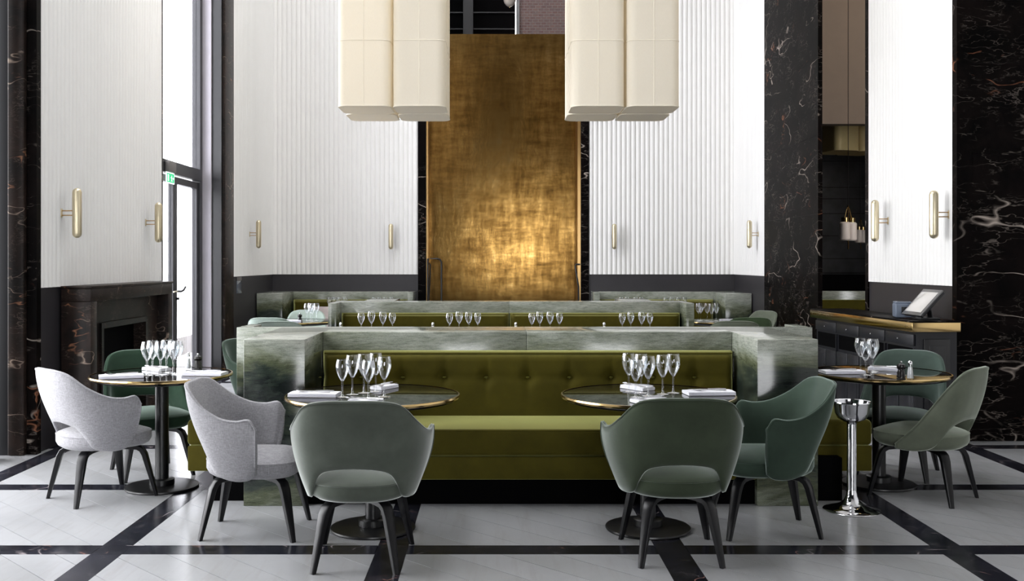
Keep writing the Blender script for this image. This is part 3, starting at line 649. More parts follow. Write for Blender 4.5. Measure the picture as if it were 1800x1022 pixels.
def make_shell(name, c, mat, parent, th=0.036):
    g = shell_grid(c); n, m = len(g), len(g[0]); inner = []
    def d(i, j):
        a = g[min(i+1, n-1)][j]-g[max(i-1, 0)][j]; b = g[i][min(j+1, m-1)]-g[i][max(j-1, 0)]
        nn = b.cross(a); 
        if nn.length < 1e-9: nn = Vector((0, 1, 0))
        nn.normalize()
        if nn.dot(Vector((0, 0.05, 0))-Vector((g[i][j].x, g[i][j].y, 0))) < 0: nn = -nn
        return nn, a, b
    V, Fc, idx = [], [], {}
    def put(key, v): idx[key] = len(V); V.append(tuple(v))
    for i in range(n):
        for j in range(m):
            nn, a, b = d(i, j); k = th*(0.55+0.45*min(1, min(j, m-1-j)/2.5))*(1.0 if min(i, n-1-i) > 2 else 0.7)
            put(('o', i, j), g[i][j]); put(('i', i, j), g[i][j]+nn*k)
    for i in range(n-1):
        for j in range(m-1):
            Fc.append((idx['o',i,j], idx['o',i+1,j], idx['o',i+1,j+1], idx['o',i,j+1])); Fc.append((idx['i',i,j], idx['i',i,j+1], idx['i',i+1,j+1], idx['i',i+1,j]))
    rim = [(i, 0) for i in range(n)]+[(n-1, j) for j in range(1, m)]+[(i, m-1) for i in range(n-2, -1, -1)]+[(0, j) for j in range(m-2, 0, -1)]
    for (i, j) in rim:
        nn, a, b = d(i, j); e = Vector((0, 0, 0))
        if j == 0: e -= b.normalized() if b.length > 1e-9 else e
        if j == m-1: e += b.normalized() if b.length > 1e-9 else e
        if i == 0: e -= a.normalized()
        if i == n-1: e += a.normalized()
        if e.length > 0: e.normalize()
        mid_ = (Vector(V[idx['o',i,j]])+Vector(V[idx['i',i,j]]))/2+e*0.010; put(('r', i, j), mid_)
    L = len(rim)
    for k in range(L):
        a, b = rim[k], rim[(k+1) % L]
        Fc.append((idx[('o',)+a], idx[('r',)+a], idx[('r',)+b], idx[('o',)+b])); Fc.append((idx[('r',)+a], idx[('i',)+a], idx[('i',)+b], idx[('r',)+b]))
    o = mesh(name, V, Fc, mat, parent, True)
    top = [tuple(Vector(V[idx['o',i,m-1]])+Vector((0, 0, 0.004))) for i in range(n)]
    fr0 = [V[idx['o',0,j]] for j in range(2, m-1)]; fr1 = [V[idx['o',n-1,j]] for j in range(m-2, 1, -1)]
    sweep('piping', fr0+top+fr1, mat, o, 0.0042, 6)
    return o
def make_seat(mat, parent, arm):
    prof = [(0, .318), (.62, .318), (.86, .322), (.955, .338), (1.0, .360), (1.0, .394), (.990, .404), (.955, .411), (.87, .420), (.70, .433), (.4, .446), (0, .450)]
    V, Fc, rings = [], [], []; S = 48
    for r, z in prof:
        if r == 0: rings.append([len(V)]); V.append((0, 0.01, z)); continue
        ring = []
        for i in range(S):
            a = 2*PI*i/S; ca, sa = math.cos(a), math.sin(a); e = 2.3 if sa < 0 else 3.6
            k = (abs(ca)**e+abs(sa)**e)**(-1/e); ring.append(len(V)); V.append((0.250*r*k*ca, 0.0+(0.262 if sa > 0 else 0.252)*r*k*sa, z))
        rings.append(ring)
    for a, b in zip(rings, rings[1:]):
        for i in range(S):
            j = (i+1) % S
            if len(a) == 1: Fc.append((a[0], b[j], b[i]))
            elif len(b) == 1: Fc.append((a[i], a[j], b[0]))
            else: Fc.append((a[i], a[j], b[j], b[i]))
    o = mesh('seat', V, Fc, mat, parent, True, math.radians(30))
    sweep('piping', [(V[i][0]*1.004, V[i][1]*1.004, .4045) for i in rings[6]], mat, o, .0038, 6, True)
    return o
def make_leg(parent, fx, fy):
    v = Vector((fx, fy, 0)).normalized(); R = math.hypot(fx, fy); f = 0.76
    pts = [v*(R*0.22)+Vector((0,0,.305)), v*(R*0.52)+Vector((0,0,.306)), v*(R*0.66)+Vector((0,0,.302)), v*(R*0.735)+Vector((0,0,.288)), v*(R*0.785)+Vector((0,0,.258)), v*(R*0.825)+Vector((0,0,.21)), v*(R*0.91)+Vector((0,0,.11)), v*R+Vector((0,0,0.0))]
    rr = [(.012,.024), (.013,.026), (.014,.027), (.015,.027), (.015,.026), (.0145,.024), (.012,.019), (.010,.013)]
    side = Vector((0,0,1)).cross(v)
    V, Fc = [], []
    for i, p in enumerate(pts):
        t = (pts[min(i+1, len(pts)-1)]-pts[max(i-1, 0)]).normalized(); nn = side.cross(t).normalized(); a, b = rr[i]
        for u, w in ((-1,-.8),(-.8,-1),(.8,-1),(1,-.8),(1,.8),(.8,1),(-.8,1),(-1,.8)): V.append(tuple(p+nn*(u*a)+side*(w*b)))
    for k in range(8): 
        V[-8+k] = (V[-8+k][0], V[-8+k][1], 0.0)
    for i in range(len(pts)-1):
        for k in range(8): Fc.append((i*8+k, i*8+(k+1) % 8, (i+1)*8+(k+1) % 8, (i+1)*8+k))
    Fc += [tuple(range(7, -1, -1)), tuple(range(len(V)-8, len(V)))]
    return mesh('leg', V, Fc, 'wood', parent, True, math.radians(45))
protos = {}
def chair(arm, mat, label, x, y, heading, group, cat='chair'):
    key = (arm, mat); rz = math.radians(heading)-PI/2
    if key in protos: return dup(protos[key], label, (x, y, 0), rz, group)
    t = thing('armchair' if arm else 'side_chair', label, 'chair', (x, y, 0), rz, group)
    base = next((p for k, p in protos.items() if k[0] == arm), None)
    if base is None:
        make_shell('shell_back', ARM if arm else SIDE, mat, t); make_seat(mat, t, arm)
        for fx, fy in ((-.193,-.245), (.193,-.245), (-.225,.245), (.225,.245)): make_leg(t, fx, fy)
    else:
        for ch in list(base.children):
            c = ch.copy(); COL.objects.link(c); c.parent = t
            if not ch.name.startswith('leg'):
                c.data = ch.data.copy(); c.data.materials[0] = M[mat]
            for gch in ch.children:
                d = gch.copy(); COL.objects.link(d); d.parent = c; d.data = gch.data.copy(); d.data.materials[0] = M[mat]
    protos[key] = t; return t
GC = 'chairs at the round tables'
chair(True, 'greyv', 'grey wool armchair in front of the fireplace', -2.42, 6.14, 47, GC)
chair(True, 'greyv', 'grey wool armchair seen side-on before the stone block, next to the sage armchair', -1.28, 5.36, 0, GC)
chair(True, 'sage', 'pale sage velvet armchair with its back turned, beside the grey armchair', -0.646, 4.86, 90, GC)
chair(True, 'moss', 'moss green velvet armchair with its back turned, at the front table', 0.889, 4.95, 90, GC)
chair(True, 'forest', 'deep green velvet armchair seen side-on, before the chrome bucket stand', 1.465, 5.39, 180, GC)
chair(False, 'pale', 'pale sage armless chair turned sideways, before the black marble wall', 2.655, 6.15, 134, GC)
chair(False, 'jade', 'jade green armless chair behind the round table by the counter', 2.78, 6.82, 235, GC)
chair(False, 'dark', 'dark green armless chair before the fireplace opening, behind the round table', -2.363, 6.84, -56, GC)
GB = 'chairs behind the front banquette'
chair(True, 'forest', 'green velvet armchair half hidden behind the stone block by the tall window', -1.82, 8.1, -25, GB)
chair(True, 'mint', 'mint velvet chair back peeking over the stone, closest to the tall window', -2.50, 11.58, 80, GB)
chair(False, 'mint', 'mint velvet chair behind the far round table, beside the glasses', -2.40, 12.62, -85, GB)
chair(False, 'taupe', 'taupe chair behind the wine glasses near the far stone block', -2.40, 13.5, 262, GB)
chair(True, 'mint', 'low mint chair top just showing over the stone top, by the pepper mill', -2.3, 10.9, 90, GB)
chair(True, 'olivegr', 'bottle green chair back peeking over the stone near the black pillar', 2.88, 11.6, 96, GB)
chair(True, 'pale', 'pale sage chair top just showing over the stone, beside the bottle green chair', 2.61, 10.95, 85, GB)
chair(False, 'pale', 'pale sage chair against the wall beside the black marble pillar', 3.20, 12.55, 210, GB)

# ------------------------------------------------------------------ tables
def round_table(label, x, y, r, group):
    t = thing('round_table', label, 'table', (x, y, 0), 0, group)
    lathe('table_top', [(0, .700), (r-.02, .700), (r-.004, .712), (r-.004, .728), (0, .730)], 'top', t, 72)
    lathe('brass_rim', [(r-.004, .712), (r+.004, .712), (r+.008, .721), (r+.005, .730), (r-.004, .7305)], 'brass', t, 72)
    lathe('under_plate', [(0, .680), (r-.14, .680), (r-.05, .692), (r-.02, .699), (0, .699)], 'black', t, 48)
    lathe('column', [(0, .03), (.042, .03), (.042, .68), (0, .68)], 'blackm', t, 28)
    b = lathe('base', [(0, 0), (.226, 0), (.230, .006), (.228, .014), (.20, .019), (0, .022)], 'blackm', t, 56)
    lathe('base_collar', [(0, .022), (.078, .022), (.078, .055), (.070, .060), (0, .060)], 'blackm', b, 32)
    return t
GT = 'round tables'
T1 = (-0.655, 5.40); T2 = (0.836, 5.40); T3 = (-2.13, 6.39); T4 = (2.505, 6.475); T5 = (-2.36, 12.1); T6 = (2.74, 12.1)
round_table('round brass-rimmed table behind the sage armchair', *T1, 0.465, GT)
round_table('round brass-rimmed table behind the moss green armchair', *T2, 0.465, GT)
round_table('round brass-rimmed table in front of the fireplace', *T3, 0.435, GT)
round_table('round brass-rimmed table in front of the black counter', *T4, 0.435, GT)
round_table('far round table amid mint chairs beyond the stone banquette', *T5, 0.45, GT)
round_table('far round table beside the bottle green chair beyond the stone banquette', *T6, 0.45, GT)
def rect_table(label, x, y, group, w=0.66, d=0.6):
    t = thing('rectangular_table', label, 'table', (x, y, 0), 0, group)
    box('table_top', (-w/2, w/2, -d/2, d/2, .702, .73), 'top', t, 0.003); box('brass_edge', (-w/2-.004, w/2+.004, -d/2-.004, d/2+.004, .706, .722), 'brass', t)
    lathe('column', [(0, .02), (.04, .02), (.04, .70), (0, .70)], 'blackm', t, 16); lathe('base', [(0, 0), (.2, 0), (.2, .014), (0, .022)], 'blackm', t, 24)
ordn = ['first', 'second', 'third', 'fourth', 'fifth', 'sixth']
for k, px in enumerate((662, 815, 959, 1119)):
    rect_table('rectangular table under the %s glass row from the tall window, at the wide banquette' % ordn[k], atY(px, 10.0), 10.05, 'tables at the wide banquette')
for k, px in enumerate((592, 672, 1109, 1187)):
    rect_table('rectangular back booth table under the %s glass row from the tall window' % ordn[k], atY(px, 14.0), 14.22, 'back booth tables', 0.5, 0.5)

# ------------------------------------------------------------------ tableware
def make_glass(h, R):
    t = thing('wine_glass', '', 'glass'); s = h/0.21; hb = 0.088*s
    outer = [(R*k, hb+(h-hb)*z) for k, z in ((.14,0),(.30,.06),(.60,.22),(.86,.42),(.985,.58),(1.0,.66),(.95,.80),(.84,.94),(.80,1.0))]
    inner = [(max(0, r-.0013), z+(.004 if i == 0 else 0)) for i, (r, z) in enumerate(outer)][::-1]
    lathe('bowl', outer+inner+[(0, hb+.006)], 'glass', t, 24, sharp=80)
    lathe('stem', [(R*.14, hb), (.0052, hb-.012*s), (.0040, hb*.55), (.0050, .012), (.010, .0055)], 'glass', t, 12, sharp=80)
    lathe('foot', [(0, 0), (.034*s, 0), (.0342*s, .0014), (.022, .0035), (.010, .0055), (0, .0055)], 'glass', t, 24, sharp=80)
    return t
gl_big = make_glass(.214, .0385); gl_small = make_glass(.200, .036)
used = {}
def glass(proto, label, x, y, group, z=.7312):
    if proto.name not in used:
        used[proto.name] = 1; proto.location = (x, y, z); proto['label'] = label; proto['group'] = group; return proto
    return dup(proto, label, (x, y, z), 0, group)
def cluster(items, table, group):
    order = sorted(range(len(items)), key=lambda i: items[i][0])
    P = [list(at(px, py, .7312)[:2]) for px, py, _ in items]
    for _ in range(60):
        for a in range(len(P)):
            for b in range(a):
                dx, dy = P[a][0]-P[b][0], P[a][1]-P[b][1]; dd = math.hypot(dx, dy)
                if dd < .081:                    # bowls may not touch: part them along the depth
                    k = (.082-dd)/2; sg = 1 if dy >= 0 else -1; P[a][1] += sg*k; P[b][1] -= sg*k
    for rank, i in enumerate(order):
        px, py, big = items[i]; x, y = P[i]
        glass(gl_big if big else gl_small, '%s wine glass from the left on the %s' % (ordn[rank], table), x, y, group)
cluster([(601.7, 698.5, 0), (619.5, 694, 1), (640.4, 690.5, 1), (647.5, 701, 0), (660, 689.5, 1), (675.5, 698, 1)], 'table behind the sage armchair', 'glasses on the sage chair table')
cluster([(1105.3, 689.5, 1), (1117.4, 699, 0), (1126.5, 691, 1), (1139.5, 696.5, 1), (1164, 692.5, 1), (1184.5, 692, 1)], 'table behind the moss green armchair', 'glasses on the moss chair table')
cluster([(259.7, 660, 1), (268, 657.5, 1), (281, 660, 1), (290.7, 656.5, 1), (304.5, 657.5, 1), (313, 659, 1)], 'table before the fireplace', 'glasses on the fireplace table')
cluster([(1514, 652.5, 1), (1521.5, 660, 1), (1531, 655, 1), (1535.5, 653.5, 1)], 'table before the black counter', 'glasses on the counter table')
for k, row in enumerate(((634.8, 651.8, 673, 688.8), (790, 806.6, 823.8, 839.5), (934.8, 949, 966.8, 984), (1093.7, 1109.9, 1128, 1143.6))):
    for i, px in enumerate(row):
        glass(gl_big if i in (1, 2) else gl_small, '%s wine glass from left, %s row along the wide banquette' % (ordn[i], ordn[k]), atY(px, 10.0), 10.0+0.05*(i % 2), 'glass rows at the wide banquette')
for k, row in enumerate(((579, 587.5, 596.3, 605.8), (657.3, 666.8, 677.4, 687.6), (1091, 1101.8, 1116.5, 1126.7), (1169.8, 1180.7, 1192, 1203.8))):
    for i, px in enumerate(row):
        glass(gl_big, '%s tiny wine glass from left, %s row at the back booths' % (ordn[i], ordn[k]), atY(px, 14.1), 14.1+0.03*(i % 2), 'glass rows at the back booths')
for i, (px, dy) in enumerate(((539.5, .55), (545.5, .64), (549, .48), (556, .58))):
    glass(gl_big, '%s wine glass from left on the far table amid mint chairs' % ordn[i], atY(px, 11.45+dy), 11.45+dy, 'glasses on the far mint chair table')
for i, (px, dy) in enumerate(((1227.8, .55), (1232, .66), (1243, .57), (1250.6, .48), (1259, .59))):
    glass(gl_big, '%s wine glass from left on the far table by the bottle green chair' % ordn[i], atY(px, 11.45+dy), 11.45+dy, 'glasses on the far bottle green chair table')

def make_napkin(w, d):
    prof = []          # folded cloth: three layers, rolled at the folded edge
    t = 0.0058; n = 3; V, Fc = [], []
    def layer(z0, x0, x1): return [(x0, z0), (x1, z0)]
    pts = []
    hN = n*t
    pts += [(-d/2, 0.0), (-d/2+.004, t*.5), (-d/2, t), (-d/2+.006, t*1.15), (-d/2+.002, t*2), (-d/2+.008, t*2.1), (-d/2+.004, hN), (-d/2+.03, hN+.001)]
    pts += [(0, hN+.0025), (d/2-.02, hN+.001)]
    pts += [(d/2-.006+.008*math.sin(a), hN/2+hN/2*math.cos(a)) for a in (0.2, 0.7, 1.2, 1.6, 2.0, 2.5, 3.0)]
    pts += [(d/2-.02, 0.0)]
    S = 10; m = len(pts)
    for i in range(S+1):
        u = -w/2+w*i/S; k = 1.0-0.03*(abs(i-S/2)/(S/2))**4
        V += [(x*1.0, u, z*k+0.0) for x, z in pts]
    for i in range(S):
        for j in range(m): Fc.append((i*m+j, i*m+(j+1) % m, (i+1)*m+(j+1) % m, (i+1)*m+j))
    Fc += [tuple(range(m-1, -1, -1)), tuple(range(S*m, (S+1)*m))]
    o = mesh('napkin', V, Fc, 'napkin', None, True, math.radians(50)); return o
def make_fork():
    V, Fc = [], []
    t = thing('fork', '', 'fork')
    sweep('handle', [(-.09, 0, .002), (-.04, 0, .003), (0, 0, .005), (.03, 0, .007)], 'steel', t, [(.0012, .007), (.0014, .005), (.0016, .003), (.0016, .004)], 8, up=(0,0,1))
    sweep('head', [(.03, 0, .007), (.045, 0, .005), (.055, 0, .004)], 'steel', t, [(.0014, .004), (.0014, .0115), (.0014, .0125)], 8, up=(0,0,1))
    for k in range(4): sweep('tine', [(.053, -.0105+.007*k, .004), (.075, -.0105+.007*k, .0035), (.095, -.0105+.007*k, .008)], 'steel', t, [.0018, .0016, .0009], 6)
    return t
def make_knife():
    t = thing('knife', '', 'knife')
    sweep('handle', [(-.10, 0, .004), (-.06, 0, .005), (0, 0, .004)], 'steel', t, [(.0035, .007), (.004, .006), (.003, .005)], 8, up=(0,0,1))
    sweep('blade', [(0, 0, .004), (.04, .001, .004), (.09, .001, .004), (.108, -.003, .004)], 'steel', t, [(.0012, .005), (.0009, .010), (.0008, .009), (.0005, .002)], 8, up=(0,0,1))
    return t
nap0 = make_napkin(.26, .13); fork0 = make_fork(); knife0 = make_knife(); first = [True]
def setting(px, py, rz, label, group, cutlery=True, s=1.0, where=''):
    x, y, z = at(px, py, .7312)
    if first[0]: n = nap0; f, k = fork0, knife0
    else: n = nap0.copy(); COL.objects.link(n)
    tag(n, 'white folded napkin '+label, 'napkin', group); n.location = (x, y, z); n.rotation_euler = (0, 0, rz); n.scale = (s, s, 1.0)
    if cutlery:
        c, sn = math.cos(rz+PI/2), math.sin(rz+PI/2); px_, py_ = math.cos(rz), math.sin(rz); zt = z+.0200
        for nm, base, off in (('fork', fork0, -.018), ('knife', knife0, .022)):
            l = '%s on the napkin %s' % (nm, label); p = (x+px_*off, y+py_*off, zt)
            if first[0]: base.location = p; base.rotation_euler = (0, 0, rz+PI/2); tag(base, l, nm, 'cutlery on napkins')
            else: dup(base, l, p, rz+PI/2+random.uniform(-.12, .12), 'cutlery on napkins')
    first[0] = False
GN = 'folded napkins'
setting(553, 696, PI/2-.08, 'by the edge of the sage chair table', GN)
setting(676, 683, 2.6, 'behind the glasses on the sage chair table', GN, True, .62)
setting(642, 709, 1.2, 'between glasses and sage armchair', GN, True, .62)
setting(1246, 693, PI/2+.10, 'by the edge of the moss chair table', GN)
setting(1120, 684, .6, 'behind the glasses on the moss chair table', GN, True, .72)
setting(1142, 707, 2.0, 'between glasses and moss green armchair', GN, True, .7)
setting(213, 664, 1.95, 'on the fireplace table towards the grey armchair', GN)
setting(275, 651, .9, 'behind the glasses on the fireplace table', GN, True, .75)
setting(360, 659, PI/2-.1, 'on the fireplace table beside the pepper mill', GN)
setting(1480, 656, PI/2+.06, 'on the counter table towards the deep green armchair', GN)
setting(1557, 651, .95, 'on the counter table before the jade chair', GN, True, .8)
setting(512, 565, PI/2, 'on the far table amid mint chairs, by the glasses', GN, False, 1.0)
setting(1285, 564, PI/2, 'on the far table beside the glasses by the bottle green chair', GN, False, 1.0)
def make_salt():
    t = thing('salt_shaker', '', 'shaker')
    lathe('glass_body', [(0, 0), (.021, 0), (.022, .004), (.0165, .05), (.0125, .082), (.0125, .086), (0, .086)], 'shaker', t, 12)
    lathe('salt_fill', [(0, .003), (.018, .003), (.0145, .045), (.0115, .070), (0, .071)], 'salt', t, 12)
    lathe('cap', [(.0135, .083), (.0140, .094), (.0125, .104), (.008, .110), (0, .112)], 'chrome', t, 16)
    return t
def make_mill():
    t = thing('pepper_mill', '', 'mill')
    lathe('body', [(0, 0), (.027, 0), (.027, .010), (.024, .016), (.025, .030), (.019, .044), (.018, .052), (0, .052)], 'mill', t, 24)
    lathe('head', [(0, .053), (.022, .053), (.026, .060), (.0265, .070), (.024, .080), (.014, .084), (0, .085)], 'mill', t, 24)
    lathe('knob', [(.004, .084), (.0045, .090), (.007, .094), (.006, .100), (0, .102)], 'chrome', t, 12)
    return t
salt0 = make_salt(); mill0 = make_mill(); sf = [True]; mf2 = [True]
def shaker(px, py, label, z=.7312, Y=None):
    p = at(px, py, z) if Y is None else (atY(px, Y), Y, z)
    if sf[0]: salt0.location = p; salt0['label'] = label; salt0['group'] = 'salt shakers'; sf[0] = False
    else: dup(salt0, label, p, 0, 'salt shakers')
shaker(331, 649, 'salt shaker beside the pepper mill on the fireplace table'); shaker(1600, 666, 'salt shaker beside the pepper mill on the counter table')
for k, px in enumerate((599, 761, 906.6, 1062)): shaker(px, 0, '%s salt shaker from the tall window along the wide banquette' % ordn[k], .7312, 9.95)
for p, l in ((at(348, 648, .7312), 'dark pepper mill on the fireplace table'), (at(1584, 664, .7312), 'dark pepper mill on the counter table'), ((atY(527, 11.95), 11.95, .7312), 'dark pepper mill on the far table amid mint chairs')):
    if mf2[0]: mill0.location = p; mill0['label'] = l; mill0['group'] = 'pepper mills'; mf2[0] = False
    else: dup(mill0, l, p, 0, 'pepper mills')

# ------------------------------------------------------------------ chrome bucket stand
t = thing('bucket_stand', 'tall chrome wine bucket stand beside the deep green armchair', 'stand', (2.085, 5.80, 0))
lathe('base', [(0, 0), (.160, 0), (.162, .004), (.158, .008), (.11, .020), (.07, .036), (.045, .058), (.032, .085), (.027, .12), (0, .12)], 'chrome', t, 56)
lathe('pole', [(.027, .11), (.0275, .30), (.0275, .505), (.034, .512), (.05, .520), (0, .522)], 'chrome', t, 32)
lathe('bowl', [(0, .518), (.045, .519), (.078, .535), (.096, .570), (.103, .620), (.109, .630), (.108, .636), (.101, .633), (.092, .575), (.072, .542), (0, .532)], 'chrome', t, 48)

# ------------------------------------------------------------------ counter with tablet
CX0, CX1, CY0, CY1 = -.18, .18, -1.02, 1.02
o5 = (0, 0); CL = (3.40, 8.81); CR = .064
t = thing('counter_cabinet', 'black service counter with a brass-edged marble top against the white wall', 'cabinet', (CL[0], CL[1], 0), CR)
def C(*b): return loc(b, o5)
box('body', C(CX0+.03, CX1, CY0+.03, CY1, .06, .895), 'navy', t); box('plinth', C(CX0+.06, CX1, CY0+.06, CY1, 0, .059), 'void', t)
tp = box('brass_edge', C(CX0-.03, CX1, CY0-.03, CY1+.02, .900, .972), 'brass', t, 0.002); box('marble_top', C(CX0-.028, CX1-.002, CY0-.028, CY1+.018, .9725, .985), 'marble', tp, 0.002)
n = 4; L = (CY1-CY0-.04)/n
for k in range(n):
    a = CY0+.035+k*L
    d = box('drawer', C(CX0+.012, CX0+.029, a+.008, a+L-.008, .785, .875), 'navy', t, 0.003); lathe('knob', [(0, -.008), (.008, -.004), (.008, .004), (0, .008)], 'chrome', d, 10, (CX0+.006-o5[0], a+L*.5-o5[1], .83))
    box('niche_shade_panel', C(CX0+.027, CX0+.0305, a+.03, a+L-.03, .635, .765), 'void', t); box('stile', C(CX0+.010, CX0+.029, a-.006, a+.007, .08, .77), 'navy', t)  # flat black panel imitates the shaded inside of an open niche
    for s in (0, 1):
        b0 = a+.012+s*(L/2-.006); d = box('door', C(CX0+.012, CX0+.029, b0, b0+L/2-.016, .10, .61), 'navy', t, 0.003)
        box('door_panel', C(CX0+.009, CX0+.0125, b0+.03, b0+L/2-.046, .14, .57), 'navy', d, 0.001)
        lathe('knob', [(0, -.008), (.008, -.004), (.008, .004), (0, .008)], 'blackm', d, 10, (CX0+.005-o5[0], (b0+L/2-.03 if s == 0 else b0+.014)-o5[1], .46))
box('end_panel', C(CX0+.09, CX1-.06, CY0+.018, CY0+.029, .12, .84), 'black', t, 0.003)
box('end_moulding', C(CX0+.13, CX1-.10, CY0+.012, CY0+.0185, .17, .79), 'black', t, 0.002)
# tablet and printer
zc = .9855
t = thing('tablet_till', 'tilted tablet till on the brass-edged counter', 'tablet', (3.44, 7.98, zc), .03)
fr_ = box('tablet_frame', (-.008, .004, -.165, .165, -.135, .135), 'bezel', t, 0.003); box('screen', (-.0095, -.0075, -.135, .145, -.105, .105), 'screen', fr_, 0.001); box('tablet_back', (.004, .026, -.160, .160, -.130, .130), 'dplastic', fr_, 0.005)
fr_.location = (-.005, 0, .135); fr_.rotation_euler = (0, .74, 0)
box('stand_foot', (-.06, .10, -.09, .09, 0, .018), 'dplastic', t, 0.006); sweep('stand_arm', [(.06, 0, .012), (.05, 0, .07), (.015, 0, .13)], 'dplastic', t, (.012, .04), 10)
t = thing('receipt_printer', 'slate grey receipt printer behind the tablet on the counter', 'printer', (3.41, 8.30, zc), -.25)
box('body', (-.07, .07, -.10, .10, 0, .115), 'greyplastic', t, 0.012, 3); box('lid', (-.066, .066, -.08, .095, .113, .130), 'greyplastic', t, 0.006); box('paper_slot', (-.045, .045, -.03, -.015, .1295, .1325), 'dplastic', t)
box('front_window', (-.025, .025, -.103, -.099, .03, .09), 'dplastic', t, 0.001)

# ------------------------------------------------------------------ exit sign, plaque, handrails, lamps beyond
ys = 11.25; zs = 2.46
t = thing('exit_sign', 'small green emergency exit sign hanging above the glazed doors', 'sign', (GX+0.075, ys, zs))
box('bracket', (0, .05, -.12, .12, .0, .12), 'signgrey', t, 0.004)
sg = box('sign_plate', (.012, .022, -.14, .14, -.13, -.004), 'exitw', t, 0.003); box('sign_face', (.022, .0235, -.125, .125, -.117, -.016), 'exitg', t)
def pic(name, polys):
    V, Fc = [], []
    for a in polys:
        k = len(V); V.extend([(.0242, y, z) for y, z in a]); Fc.append(tuple(range(k, k+len(a))))
    return mesh(name, V, Fc, 'exitw', t)
pic('pictogram_door', [[(-.10,-.105),(-.06,-.105),(-.06,-.03),(-.10,-.03)]])
pic('pictogram_head', [[(.028,-.036),(.044,-.036),(.046,-.049),(.030,-.049)]])
pic('pictogram_body', [[(.0,-.060),(.022,-.054),(.050,-.054),(.043,-.080),(.066,-.105),(.052,-.105),(.036,-.086),(.022,-.105),(.009,-.105),(.029,-.080),(.026,-.064),(.0,-.068)]])
pic('pictogram_arrow', [[(.070,-.0675),(.088,-.050),(.088,-.061),(.115,-.061),(.115,-.075),(.088,-.075),(.088,-.085)]])
t = thing('wall_plaque', 'small two-part grey plaque on the dark wainscot by the far marble edge', 'plaque', (XL+.006, 13.45, 1.15))
box('upper_plate', (0, .008, -.12, .12, .045, .09), 'signgrey', t, 0.001); box('lower_plate', (0, .008, -.12, .12, -.13, .04), 'pane', t, 0.001); box('backing', (-.001, .002, -.12, .12, -.13, .04), 'greyplastic', t)
def rail(label, pts, Y): 
    t = thing('handrail', label, 'handrail', (0, 0, 0), 0, 'stair handrails'); t.location = (pts[0][0], pts[0][1], 0)
    o = Vector((pts[0][0], pts[0][1], 0)); sweep('rail_tube', [tuple(Vector(p)-o) for p in pts], 'blackm', t, .013, 8); return t
x2 = atY(776, 15.3); x1 = atY(752, 15.3); zr = hatY(455, 15.3)
rail('bent black handrail in front of the brass wall', [(x2, 15.3, 0), (x2, 15.3, zr-.06), (x2-.02, 15.3, zr-.015), (x2-.06, 15.3, zr), (x1, 15.3, zr), (x1, 15.3, 0)], 15.3)
x2 = atY(756, 15.7); z2 = hatY(462, 15.7)
rail('thin black handrail close against the marble jamb by the brass wall', [(atY(753, 15.7), 15.7, 0), (atY(754, 15.7), 15.7, .9), (x2, 15.7, z2-.15), (x2, 15.7, z2-.03), (x2-.03, 15.7, z2)], 15.7)
x2 = atY(1011, 15.4); z2 = hatY(465, 15.4)
rail('slanted black handrail at the pillar side of the brass wall', [(atY(1020, 15.4), 15.4, z2), (x2+.01, 15.4, z2), (x2, 15.4, z2-.03), (atY(1017, 15.4), 15.4, hatY(505, 15.4)), (atY(1018, 15.4), 15.4, 0)], 15.4)
# globe pendant over the brass wall
gx = atY(896, 19.0)
t = thing('globe_lamp', 'white globe lamp hanging above the brass wall', 'lamp', (gx, 19.0, hatY(12, 19.0)))
lathe('globe', [(0, 0)]+[(.125*math.sin(a), .17-.17*math.cos(a)) for a in (.3, .6, .9, 1.2, 1.5, 1.8, 2.1, 2.4)]+[(.05, .32), (0, .32)], 'opal', t, 24)
lathe('finial', [(0, -.02), (.012, -.012), (.012, .004), (0, .006)], 'brass', t, 12); sweep('cord', [(0, 0, .32), (0, 0, 9.9-hatY(12, 19.0))], 'blackm', t, .008)
bl = bpy.data.lights.new('bar_fill_light', 'POINT'); bl.energy = 75; bl.color = (1, .86, .68); bl.shadow_soft_size = .25  # added fill light without a fixture, brightens the bar room
blo = bpy.data.objects.new('bar_fill_light', bl); COL.objects.link(blo); blo.location = (5.6, 10.2, 5.5)
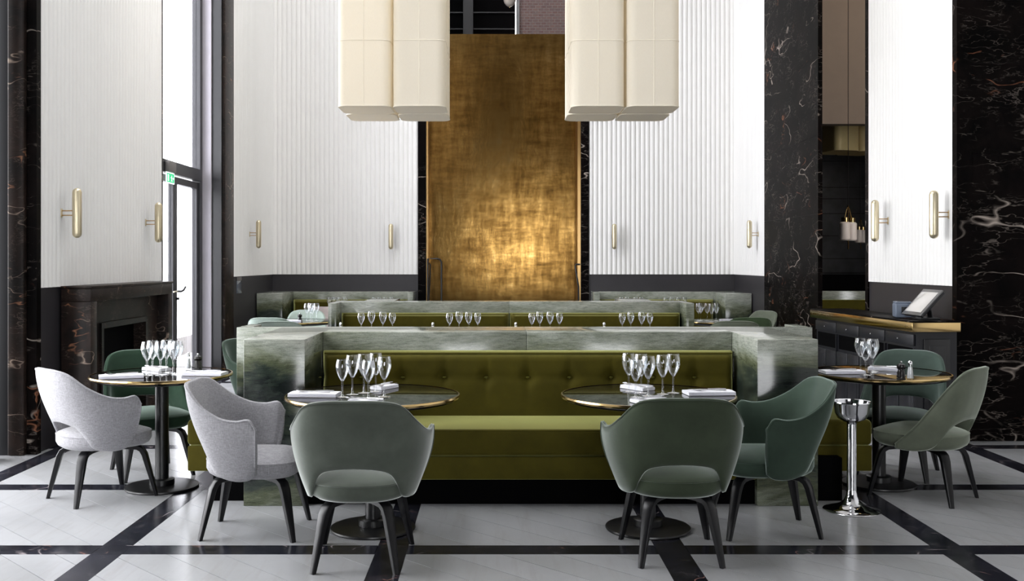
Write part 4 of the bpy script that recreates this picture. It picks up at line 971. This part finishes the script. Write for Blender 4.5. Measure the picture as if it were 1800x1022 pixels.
# bar room: gold shade, opal pendant, banquette
gY = 14.2; gz = hatY(270, gY); gx = atY(1492, gY)
t = thing('gold_pendant', 'gold pendant shade seen through the dark bar opening', 'lamp', (gx, gY, gz), .3)
for k, (a, b) in enumerate(((-.45, -.06), (-.055, .40))):
    R = rrect(a, b, -.35, .25, .08); s = loft('shade', [[(x, y, z) for x, y in R] for z in (0, 2.2)], 'gold', t, True)
sweep('suspension_rod', [(0, 0, 2.2), (0, 0, ROOM_H-gz)], 'blackm', t, .012)
def opal(label, px, py, Y, s):
    x = atY(px, Y); z = hatY(py, Y)
    t = thing('opal_pendant', label, 'lamp', (x, Y, z), 0, 'opal lamps in the bar room')
    for k in (-1, 1):
        lathe('opal_shade', [(0, -.115*s), (.05*s, -.115*s), (.066*s, -.10*s), (.066*s, .10*s), (.05*s, .115*s), (0, .115*s)], 'opal', t, 24, (k*.065*s, k*.07, 0))
        lathe('brass_cap', [(0, .115*s), (.045*s, .115*s), (.045*s, .17*s), (0, .17*s)], 'brass', t, 20, (k*.065*s, k*.07, 0))
        sweep('arched_arm', [(k*.065*s, k*.07, .17*s)]+[(k*.065*s*(1-u), k*.07*(1-u), .17*s+.13*s*math.sin(u*PI*.5)) for u in (.2, .4, .6, .8, 1)], 'brass', t, .006*s)
    sweep('stem', [(0, 0, -.22*s), (0, 0, .32*s)], 'brass', t, .008*s); sweep('cord', [(0, 0, .32*s), (0, 0, ROOM_H-z)], 'blackm', t, .004)
opal('twin opal glass lamp with brass caps in the dark bar opening', 1491, 407, 12.4, 1.0)
opal('dimmer opal glass lamp further back in the bar room', 1513, 416, 15.0, .85)
bY = 14.2
t = thing('bar_banquette', 'olive banquette with dark stone back inside the bar room', 'banquette', (atY(1490, bY), bY, 0))
box('stone_back', (-.72, 1.2, .0, .15, 0, hatY(512, bY)), 'stone', t, .003); box('back_cushion', (-.72, 1.2, -.14, -.001, .42, hatY(527, bY)), 'olive', t, .03, 3); box('seat_cushion', (-.72, 1.2, -.65, -.15, .2, .46), 'olive', t, .03, 3); box('plinth', (-.72, 1.2, -.6, -.16, 0, .199), 'void', t)
struct(box('wall_bar', (XR+.5, 7.0, 15.2, 15.3, 0, hatY(483, 15.2)), 'void'))
